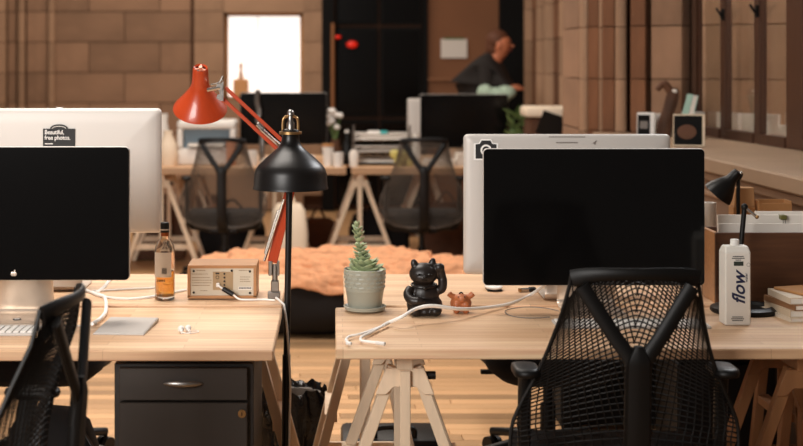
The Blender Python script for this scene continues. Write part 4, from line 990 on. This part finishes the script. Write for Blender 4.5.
# shelf goods at far left
def jar(name, label, cat, x, D, prof, m, lid=None, group=None, z=BT):
    p = at_desk(x, D); p.z = z; t = thing(name, label, cat, p, 0, group); MB().lathe(prof, 18, close=False).build('body', m, t, smooth=True)
    if lid: MB().lathe(lid[0], 18, close=False).build('lid', lid[1], t, smooth=True)
    return t
jar('cream_vase', 'cream vase on the distant desk right of the left silver computer', 'vase', 168, 10.4, [(0,0),(0.05,0),(0.07,0.08),(0.06,0.16),(0.03,0.22),(0.034,0.25),(0.028,0.25),(0.0,0.1)], CREAM)
jar('white_jug', 'tall white jug on the distant desk beside the left silver computer', 'jug', 162, 10.7, [(0,0),(0.055,0),(0.06,0.20),(0.04,0.30),(0.045,0.36),(0.038,0.36),(0.0,0.2)], WHITE)
fh = jar('pink_cup', 'orange pink cup standing beside the white printer', 'cup', 231, 10.4, [(0,0),(0.028,0),(0.036,0.10),(0.036,0.19),(0.03,0.19),(0.0,0.02)], mat('salmon', (206,140,104), 0.6))
jar('glass_tumbler', 'clear pale tumbler on the distant left desk below the black monitor', 'glass', 252, 10.35, [(0,0),(0.035,0),(0.042,0.11),(0.038,0.11),(0.03,0.01),(0,0.01)], WHITE)
cab2 = MB().tube(spline([P(258,90,10.62),P(257,100,10.62),P(259,112,10.62),P(258,120,10.6),P(262,130,10.55),P(262,145,10.5),P(262,161.5,10.48)],5), 0.02, 8)
tag(cab2.build('monitor_cord', STEEL, smooth=True), 'pale cord hanging in front of the distant left black monitor', 'cord')
# flowers between the desks
vf = thing('flower_vase', 'white flowers in a brown vase right of the distant left monitor', 'flowers', at_desk(335.5, 10.75))
MB().lathe([(0,0),(0.04,0),(0.055,0.06),(0.03,0.14),(0.034,0.17),(0.03,0.17),(0.0,0.05)], 16, close=False).build('vase', BROWNM, vf, smooth=True)
random.seed(3)
for k in range(9):
    p = Vector((random.uniform(-0.05,0.05), random.uniform(-0.04,0.04), random.uniform(0.25,0.40))); MB().ell(p, (0.026,0.026,0.022), 10, 6).build('blossom', WHITE, vf, smooth=True)
    if k < 5: MB().tube([(0,0,0.12), p], 0.005, 5).build('stalk', GREEN, vf)
jar('white_cup', 'white paper cup with orange lid at the right end of distant left desk', 'cup', 328, 10.32, [(0,0),(0.032,0),(0.042,0.14),(0.038,0.145),(0,0.145)], WHITE, ([(0.044,0.14),(0.044,0.16),(0,0.162)], CARD))
jar('mug', 'small white mug between distant desks next to the dark bottle', 'mug', 338, 10.28, [(0,0),(0.036,0),(0.04,0.10),(0.035,0.10),(0.03,0.01),(0,0.01)], WHITE)
jar('dark_bottle', 'dark bottle standing at left of the paper trays', 'bottle', 347, 10.5, [(0,0),(0.035,0),(0.036,0.14),(0.014,0.19),(0.014,0.24),(0,0.24)], PLASTIC, ([(0.016,0.23),(0.016,0.25),(0,0.25)], WHITE))
jar('white_pot', 'white pot on the corner of distant right desk above the trestle', 'pot', 354, 10.28, [(0,0),(0.03,0),(0.036,0.09),(0.02,0.12),(0,0.12)], PAPER)
# paper tray
ty = thing('paper_tray', 'wire paper tray stacked with papers on the distant right desk', 'tray', at_desk(381, 10.55))
for k in range(3):
    z = 0.015+k*0.085; tr = MB()
    for (a, b) in (((-0.2,-0.15),(0.2,-0.15)),((0.2,-0.15),(0.2,0.15)),((0.2,0.15),(-0.2,0.15)),((-0.2,0.15),(-0.2,-0.15))):
        for dz in (0, 0.035): tr.tube([(a[0],a[1],z+dz),(b[0],b[1],z+dz)], 0.006, 6)
    tr.bb(-0.2,0.2,-0.15,0.15,z-0.004,z+0.002); tr.build('tray_shelf', STEEL if k else PLASTIC, ty)
    MB().box((random.uniform(-.02,.02),0,z+0.016), (0.34,0.26,0.026), (0,0,random.uniform(-0.06,0.06))).build('paper_stack', PAPER if k != 1 else mat('grey_paper', (150,140,132), 0.8), ty)
for sx in (-1,1):
    for sy in (-1,1): MB().cyl((sx*0.2,sy*0.15,0),(sx*0.2,sy*0.15,0.29 if sy < 0 else 0.24),0.008,n=8).build('upright', STEEL, ty)
tq = thing('tape_roll', 'teal tape dispenser lying on top of the paper tray', 'tape', at_desk(384, 10.5)+Vector((0,0,0.215)))
MB().lathe([(0.012,0),(0.028,0),(0.028,0.03),(0.012,0.03),(0.012,0)],18,close=False).build('roll', TEAL, tq, smooth=True); MB().bb(-0.12,-0.028,-0.03,0.03,0.0,0.03).build('dispenser', WHITE, tq, bevel=0.006)
for k, (dx_, dz_, lab) in enumerate(((0.0,0,'pale green apple at left of the fruit pile beside the paper trays'),(0.075,0,'pale green apple at right end of the fruit pile beside the paper trays'),(0.04,0.055,'yellow apple on top of the fruit pile beside the paper trays'),(-0.03,0.055,'pale apple on top left of the fruit pile beside the paper trays'))):
    ap = thing('apple', lab, 'fruit', at_desk(399, 10.3)+Vector((dx_,(k % 2)*0.03,dz_)), 0, 'apples beside the paper trays')
    MB().lathe([(0.0,0.004),(0.02,0.0),(0.036,0.025),(0.034,0.052),(0.015,0.062),(0.0,0.055)], 14, close=False).build('flesh', APPLE, ap, smooth=True); MB().cyl((0,0,0.05),(0.004,0,0.072),0.003,n=6).build('stem', BROWNM, ap)
jar('white_bottle', 'white spray bottle left of the distant silver computer', 'bottle', 416, 10.38, [(0,0),(0.03,0),(0.034,0.12),(0.022,0.17),(0.012,0.19),(0.012,0.21),(0,0.21)], PAPER, ([(0.016,0.19),(0.016,0.23),(0,0.23)], WHITE))
for k, (x, D, w_, h_, col, lab) in enumerate(((438,10.35,0.22,0.05,(220,212,200),'white paper pile on distant right desk behind the chair back'),(462,10.4,0.10,0.09,(228,222,214),'white tissue box on distant right desk'),(275,10.35,0.20,0.05,(226,214,198),'white paper pile on distant left desk below the black monitor'),(305,10.4,0.12,0.07,(208,192,170),'cream box behind the black floor lamp on distant desk'))):
    t = thing('paper_pile', lab, 'papers', at_desk(x, D), random.uniform(-.1,.1)); MB().bb(-w_/2,w_/2,-0.07,0.07,0,h_*0.6).build('lower_sheets', mat('pp%d' % k, col, 0.8), t); MB().box((0.006,0,h_*0.8), (w_*0.94,0.135,h_*0.4), (0,0,0.08)).build('upper_sheets', PAPER, t)

# plant and cream chair right of the distant monitor
pl_ = thing('leafy_plant', 'leafy green plant in a pale pot right of the distant black monitor', 'plant', at_desk(518, 10.38))
MB().lathe([(0,0),(0.06,0),(0.085,0.16),(0.075,0.16),(0,0.13)], 18, close=False).build('pot', mat('mint_pot', (186,190,172), 0.6), pl_, smooth=True)
lf = MB(); lf.add([(0,0,0),(0.03,0.04,0.012),(0,0.11,0.02),(-0.03,0.04,0.012),(0,0.05,-0.006)], [(0,1,4),(1,2,4),(2,3,4),(3,0,4)]); lfm = lf.mesh('leaf', GREEN, smooth=True)
for k in range(34): inst(lfm, 'leaf', pl_, (random.uniform(-.05,.05), random.uniform(-.04,.04), random.uniform(0.14,0.36)), (random.uniform(-.2,1.0), random.uniform(-.4,.4), random.uniform(0,6.28)), (1,1,1))
MB().ell((0.10,-0.05,0.19),(0.03,0.03,0.03)).build('blossom', PAPER, pl_, smooth=True)
cc = thing('desk_scanner', 'cream flatbed scanner with dark front right of the leafy plant', 'scanner', Vector((1.45, 9.9, DH)))
dside = thing('side_table', 'brown wooden side table under the cream scanner by the pier', 'table', (1.40, 9.95, 0))
MB().bb(-0.22,0.22,-0.25,0.25,DH-0.03,DH).build('table_top', TAN, dside, bevel=0.003)
for sx in (-1,1):
    for sy in (-1,1): MB().bb(sx*0.19-0.02,sx*0.19+0.02,sy*0.22-0.02,sy*0.22+0.02,0,DH-0.03).build('leg', TAN, dside)
MB().bb(-0.13,0.17,-0.14,0.16,0.0,0.36).build('scanner_body', BROWNM, cc, bevel=0.01); MB().box((0.0,-0.15,0.30), (0.16,0.012,0.20), (0.25,0.35,0)).build('dark_front', PLASTIC, cc)
MB().bb(-0.16,0.18,-0.17,0.17,0.37,0.44).build('lid', CREAM, cc, bevel=0.02, seg=2)

# under the distant desks
def lump(name, label, cat, x, D, w_, d_, h_, m, hm=None, rz=0.1):
    t = thing(name, label, cat, Vector(((x-VX)/FPX*D, D, 0)), rz); rings = []
    for z, k in ((0,0.92),(0.03,1.0),(h_*0.6,1.0),(h_*0.9,0.86),(h_,0.6)): rings.append([(a*k, b*k, z) for a, b in rr(w_, d_, min(w_,d_)*0.25, 4)])
    MB().loft(rings).build('bag_body', m, t, smooth=True, sharp=1.0); MB().tube(spline([(-w_*0.2,0,h_*0.95),(0,0,h_+0.08),(w_*0.2,0,h_*0.95)],5), 0.010, 6).build('handle', hm or m, t, smooth=True)
    return t
lump('cream_bag', 'tall cream bag standing on the floor behind the black floor lamp', 'bag', 289, 9.95, 0.26, 0.2, 0.50, CREAM, rz=0.0)
lump('brown_bag', 'dark brown bag on the floor beneath the distant left desk end', 'bag', 318, 10.89, 0.30, 0.16, 0.30, BROWNM)
lump('black_bag', 'black bag on the floor beneath the distant right desk', 'bag', 379, 10.88, 0.45, 0.14, 0.36, FABRIC)
lump('brown_satchel', 'brown satchel on the floor under the distant desk by the whisky bottle', 'bag', 160, 10.89, 0.40, 0.16, 0.40, BROWNM)
lump('dark_rucksack', 'dark rucksack on the floor beneath the distant left chair', 'bag', 232, 10.89, 0.5, 0.16, 0.36, FABRIC)
lump('brown_holdall', 'brown holdall on the floor under distant desk behind right chair', 'bag', 446, 10.88, 0.4, 0.14, 0.42, BROWNM)
bx_ = thing('blue_box', 'flat blue box on the floor beside the distant trestle', 'box', Vector(((347-VX)/FPX*9.9, 9.9, 0)))
MB().bb(-0.09,0.09,-0.1,0.1,0,0.20).build('box_body', mat('blue', (88,134,166), 0.6), bx_, bevel=0.01); MB().bb(-0.093,0.093,-0.103,0.103,0.17,0.21).build('lid', WHITE, bx_, bevel=0.006)
# second distant table behind, carrying clutter
sdk = desk('far desk top behind the distant desks, mostly hidden by monitors', -1.75, 1.42, 10.92, 11.6, BGDESK, 0.05)
trestle(-1.1, 11.0, 11.45, 'far pale trestle behind the distant left chair', H=BH); trestle(0.7, 11.03, 11.45, 'far pale trestle behind the distant right chair', H=BH)

# ------------------------------------------------------------------ on the stone sill
def sillp(x, D): return Vector(((x-VX)/FPX*D, D, SILL))
pf = thing('picture_frame', 'small dark picture in a pale frame standing on the stone sill', 'picture', sillp(689, 6.95), math.radians(-14))
MB().bb(-0.075,0.075,-0.006,0.012,0,0.155).build('frame', mat('champagne', (206,186,160), 0.35, metal=0.4), pf, bevel=0.003)
pic = MB().bb(-0.070,0.062,-0.008,-0.005,0.008,0.148).build('picture', BLACKISH, pf)
MB().ell((-0.01,-0.0085,0.07),(0.045,0.001,0.035)).build('brown_image', BROWNM, pic); MB().box((0,0.04,0.06),(0.02,0.004,0.13),(-0.5,0,0)).build('easel', BLACKISH, pf)
pe = thing('picture_frame', 'narrow white edged frame on the stone sill, left of the small dark picture', 'picture', sillp(646, 7.75), math.radians(-20))
MB().bb(-0.048,0.048,-0.006,0.02,0,0.135).build('frame', WHITE, pe, bevel=0.006); MB().bb(-0.043,0.022,-0.009,-0.005,0.012,0.123).build('picture', BLACKISH, pe)
MB().bb(-0.03,0.01,-0.011,-0.008,0.05,0.09).build('grey_image', GREYI, pic if False else pe)
for x, D, w_, h_, lab in ((661,8.0,0.10,0.12,'white card box on the sill between the two small frames'),(693,8.0,0.10,0.13,'white card box on the sill below the window corner post')):
    t = thing('card_box', lab, 'box', sillp(x, D), 0.05); MB().bb(-w_/2,w_/2,-0.04,0.04,0,h_*0.8).build('tray', PAPER, t); MB().bb(-w_/2-0.002,w_/2+0.002,-0.042,0.042,h_*0.55,h_).build('lid', WHITE, t, bevel=0.002)
bk = thing('teal_book', 'thin pale teal book leaning upright on the sill', 'book', sillp(682, 7.7)); bk.rotation_euler = (0, math.radians(14), 0)
MB().bb(-0.012,0.012,-0.06,0.06,0.004,0.235).build('pages', PAPER, bk); MB().bb(-0.016,-0.012,-0.062,0.062,0.003,0.238).build('cover', mat('pale_teal', (146,180,168), 0.6), bk); MB().bb(0.012,0.016,-0.062,0.062,0.003,0.238).build('cover', MATS['pale_teal'], bk)
dw = thing('brown_sculpture', 'rough dark brown branch sculpture leaning on the sill by the window', 'sculpture', sillp(668, 7.88))
m = MB(); m.tube(spline([(-0.03,0,0.0),(-0.015,0,0.08),(0.01,-0.01,0.17),(0.035,0,0.26)],5), [0.045,0.044,0.043,0.042,0.041,0.04,0.038,0.036,0.034,0.034,0.035,0.036,0.036,0.034,0.03,0.022], 9)
m.build('trunk', BROWNM, dw, smooth=True); MB().tube(spline([(0.03,0,0.22),(-0.02,0,0.285),(-0.06,0,0.255)],5), [0.022]*6+[0.016]*5, 8).build('branch', BROWNM, dw, smooth=True); MB().ell((0.03,-0.02,0.245),(0.016,0.014,0.014)).build('pale_knot', PAPER, dw, smooth=True)
for D_, w_, h_, lab in ((7.9,0.16,0.13,'white card standing in for a reflection in the pane nearest the pier'),(7.42,0.24,0.14,'white card standing in for a reflection in the middle window pane'),(6.97,0.20,0.10,'white card standing in for a reflection in the pane nearest the right edge')):
    p = Vector((gx(D_)+0.09, D_, 0.95)); o = MB().box((0,0,(h_+0.115)/2),(w_,0.015,h_+0.115)).build('reflection_card', PAPER, None, loc=p); o.rotation_euler = (0,0,gang+0.5); tag(o, lab, 'card')  # cards added behind the glass in place of its pale reflections
bw_ = thing('white_bottle', 'pale bottle leaning outside the window pane nearest the right edge', 'bottle', (gx(6.86)+0.26, 6.86, 0.95)); bw_.rotation_euler = (0, math.radians(-6), 0)
MB().lathe([(0,0),(0.035,0),(0.036,0.24),(0.016,0.31),(0.016,0.36),(0,0.36)],18,close=False).build('body', mat('pale_green_glass', (186,196,180), 0.3), bw_, smooth=True); MB().lathe([(0.018,0.34),(0.018,0.37),(0,0.37)],14,close=False).build('cap', WHITE, bw_, smooth=True)

# ------------------------------------------------------------------ back wall things
nt_ = thing('paper_notice', 'white paper notice with green top edge pinned to the brown bay', 'notice', P(454, 58, 14.43))
MB().bb(-0.13,0.13,0.0,0.008,0,0.19).build('sheet', PAPER, nt_); MB().bb(-0.10,0.10,-0.004,0.0,0.185,0.20).build('green_strip', mat('green_tape', (70,110,60), 0.6), nt_)
vb = thing('amber_box', 'orange brown box on the ledge of the bright window with small figure on top', 'box', Vector((-0.93, BW-0.02, OZ0+0.03)))
MB().bb(-0.075,0.075,-0.04,0.04,0,0.175).build('box_body', mat('amber', (206,150,96), 0.6), vb, bevel=0.01); MB().lathe([(0,0.175),(0.03,0.176),(0.022,0.23),(0.012,0.26),(0.02,0.30),(0.012,0.34),(0,0.345)],14,close=False).build('figure', mat('dusty_pink', (214,178,154), 0.6), vb, smooth=True)
REDL = mat('red_signal', (190,30,14), 0.4, emit=0.5)
for (x, y_, r_, lab) in ((352,44.5,0.055,'larger red signal lamp glowing on the dark door'),(338,37,0.03,'smaller red signal lamp beside the dark door frame')):
    t = thing('signal_lamp', lab, 'lamp', P(x, y_, BW-0.15)); MB().ell((0,0,0),(r_,0.02,r_*0.65),14,8).build('lens', REDL, t, smooth=True); MB().cyl((0,0.0,0),(0,0.10,0),r_*0.8,n=12).build('housing', BLACKISH, t)
# small goods along the bay ledge
lg_ = thing('console_table', 'dark console table against the brown bay behind the person', 'table', (1.27, 14.15, 0))
MB().bb(-0.36,0.34,-0.2,0.2,1.05,1.09).build('table_top', DKWOOD, lg_); 
for sx in (-0.33,0.31):
    for sy in (-0.17,0.17): MB().bb(sx-0.02,sx+0.02,sy-0.02,sy+0.02,0,1.05).build('leg', DKWOOD, lg_)
for k, (x, lab) in enumerate(((430,'white bowl at the left end of the dark console table'),(443,'second white bowl on the dark console table'))):
    t = thing('bowl', lab, 'bowl', Vector(((x-VX)/FPX*14.1, 14.1, 1.09)), 0, 'bowls on the console table'); MB().lathe([(0,0),(0.03,0),(0.055,0.05),(0.05,0.05),(0.025,0.01),(0,0.01)],16,close=False).build('bowl_body', PAPER, t, smooth=True); MB().lathe([(0.02,-0.0),(0.022,0.004)],12,close=False).build('foot_ring', PAPER, t)

# ------------------------------------------------------------------ person
PD = 12.35
person = thing('person', 'person in dark jacket bending forward near the brown bay', 'person', (1.29, PD, 0), math.radians(-14))
vsk = {}; verts = []; edges = []; rad_ = []
def jn(n_, p, r, par=None):
    vsk[n_] = len(verts); verts.append(p); rad_.append(r)
    if par: edges.append((vsk[par], vsk[n_]))
jn('pel', (0,0,0.95), 0.15); jn('sp1', (0.0,0,1.10), 0.145, 'pel'); jn('sp2', (-0.02,0,1.29), 0.17, 'sp1'); jn('sp3', (0.02,0,1.45), 0.13, 'sp2'); jn('nk', (0.085,-0.02,1.52), 0.060, 'sp3'); jn('hd0', (0.125,-0.02,1.545), 0.07, 'nk'); jn('hd1', (0.135,-0.025,1.62), 0.105, 'hd0'); jn('hd2', (0.13,-0.02,1.71), 0.085, 'hd1')
for s, n_ in ((-1,'n'),(1,'f')):
    jn('hip'+n_, (0.0,s*0.095,0.90), 0.095, 'pel'); jn('kn'+n_, (0.02,s*0.10,0.50), 0.062, 'hip'+n_); jn('an'+n_, (-0.02,s*0.10,0.09), 0.045, 'kn'+n_); jn('to'+n_, (0.14,s*0.10,0.045), 0.04, 'an'+n_)
    jn('sh'+n_, (0.02,s*0.17,1.45), 0.052, 'sp3'); jn('el'+n_, (0.04,s*0.22,1.16), 0.050, 'sh'+n_); jn('wr'+n_, (0.20,s*0.13,1.24), 0.034, 'el'+n_); jn('pa'+n_, (0.245,s*0.11,1.265), 0.036, 'wr'+n_)
    for q, (dx_, dy_) in enumerate(((0.0,0.03),(0.01,0.01),(0.01,-0.01),(0.0,-0.03))):
        jn('f%d%s' % (q,n_), (0.285+dx_,s*(0.11)+dy_,1.255), 0.010, 'pa'+n_); jn('g%d%s' % (q,n_), (0.305+dx_,s*(0.11)+dy_,1.235), 0.009, 'f%d%s' % (q,n_))
    jn('th'+n_, (0.25,s*0.065,1.275), 0.011, 'pa'+n_); jn('ti'+n_, (0.28,s*0.05,1.27), 0.010, 'th'+n_)
def skinned(name, keys, grow, m, par, sub=2):
    idx = {k: i for i, k in enumerate(keys)}; inv = {v: k for k, v in vsk.items()}
    me = bpy.data.meshes.new(name); me.from_pydata([verts[vsk[k]] for k in keys], [(idx[inv[a]], idx[inv[b]]) for a, b in edges if inv[a] in idx and inv[b] in idx], [])
    o = bpy.data.objects.new(name, me); C.objects.link(o); o.parent = par; me.materials.append(m)
    o.modifiers.new('skin', 'SKIN')
    for i, k in enumerate(keys):
        sv = me.skin_vertices[0].data[i]; r = rad_[vsk[k]]*grow; sv.radius = (r, r); sv.use_root = (i == 0)
    sb_ = o.modifiers.new('sub', 'SUBSURF'); sb_.levels = sub; sb_.render_levels = sub
    o.modifiers['skin'].use_smooth_shade = True
    return o
bodyo = skinned('body', list(vsk.keys()), 1.0, SKIN, person)
skinned('jacket', ['sp1','pel','sp2','sp3','nk','shn','eln','shf','elf'], 1.45, JACKET, person)
skinned('trousers', ['pel','hipn','knn','ann','hipf','knf','anf'], 1.12, TROUS, person)
hr = MB(); hr.ell((0.105,-0.018,1.655),(0.10,0.098,0.095),18,12); hr.ell((0.075,-0.01,1.60),(0.075,0.085,0.10),18,12)
hr.build('hair', HAIR, person, smooth=True)
MB().tube([(0.218,-0.03,1.625),(0.240,-0.03,1.603),(0.228,-0.03,1.595)], [0.008,0.012,0.008], 8).build('nose', SKIN, person, smooth=True)
for s in (-1,1):
    MB().ell((0.215,-0.025+s*0.035,1.635),(0.010,0.012,0.008),10,6).build('eye', PLASTIC, person, smooth=True)
    MB().ell((0.13,-0.022+s*0.098,1.615),(0.022,0.010,0.034),10,8).build('ear', SKIN, person, smooth=True)
MB().tube([(0.215,-0.05,1.572),(0.224,-0.027,1.570),(0.215,0.0,1.572)], 0.006, 6).build('mouth', mat('lips', (160,80,66), 0.6), person, smooth=True)
cl_ = MB(); cl_.ell((0,0,0),(0.14,0.10,0.075),20,12); cl_.ell((0.09,0.0,0.03),(0.09,0.08,0.06)); cl_.ell((-0.08,-0.02,0.03),(0.07,0.07,0.07))
clo = cl_.build('cloth_bundle', MINT, None, smooth=True, loc=(1.33, PD-0.34, 1.19)); tag(clo, 'mint green patterned cloth bundle held by the person', 'cloth')
md = clo.modifiers.new('remesh','REMESH'); md.mode = 'VOXEL'; md.voxel_size = 0.01; md.use_smooth_shade = True

# the two rear desk tops stand 6 mm proud of the near ones: what stands on them is lifted with them
for o in list(C.objects):
    if o.parent is None and 'category' in o and 4.37 < o.location.y < 5.02 and 0.72 < o.location.z < 0.80: o.location.z += 0.006
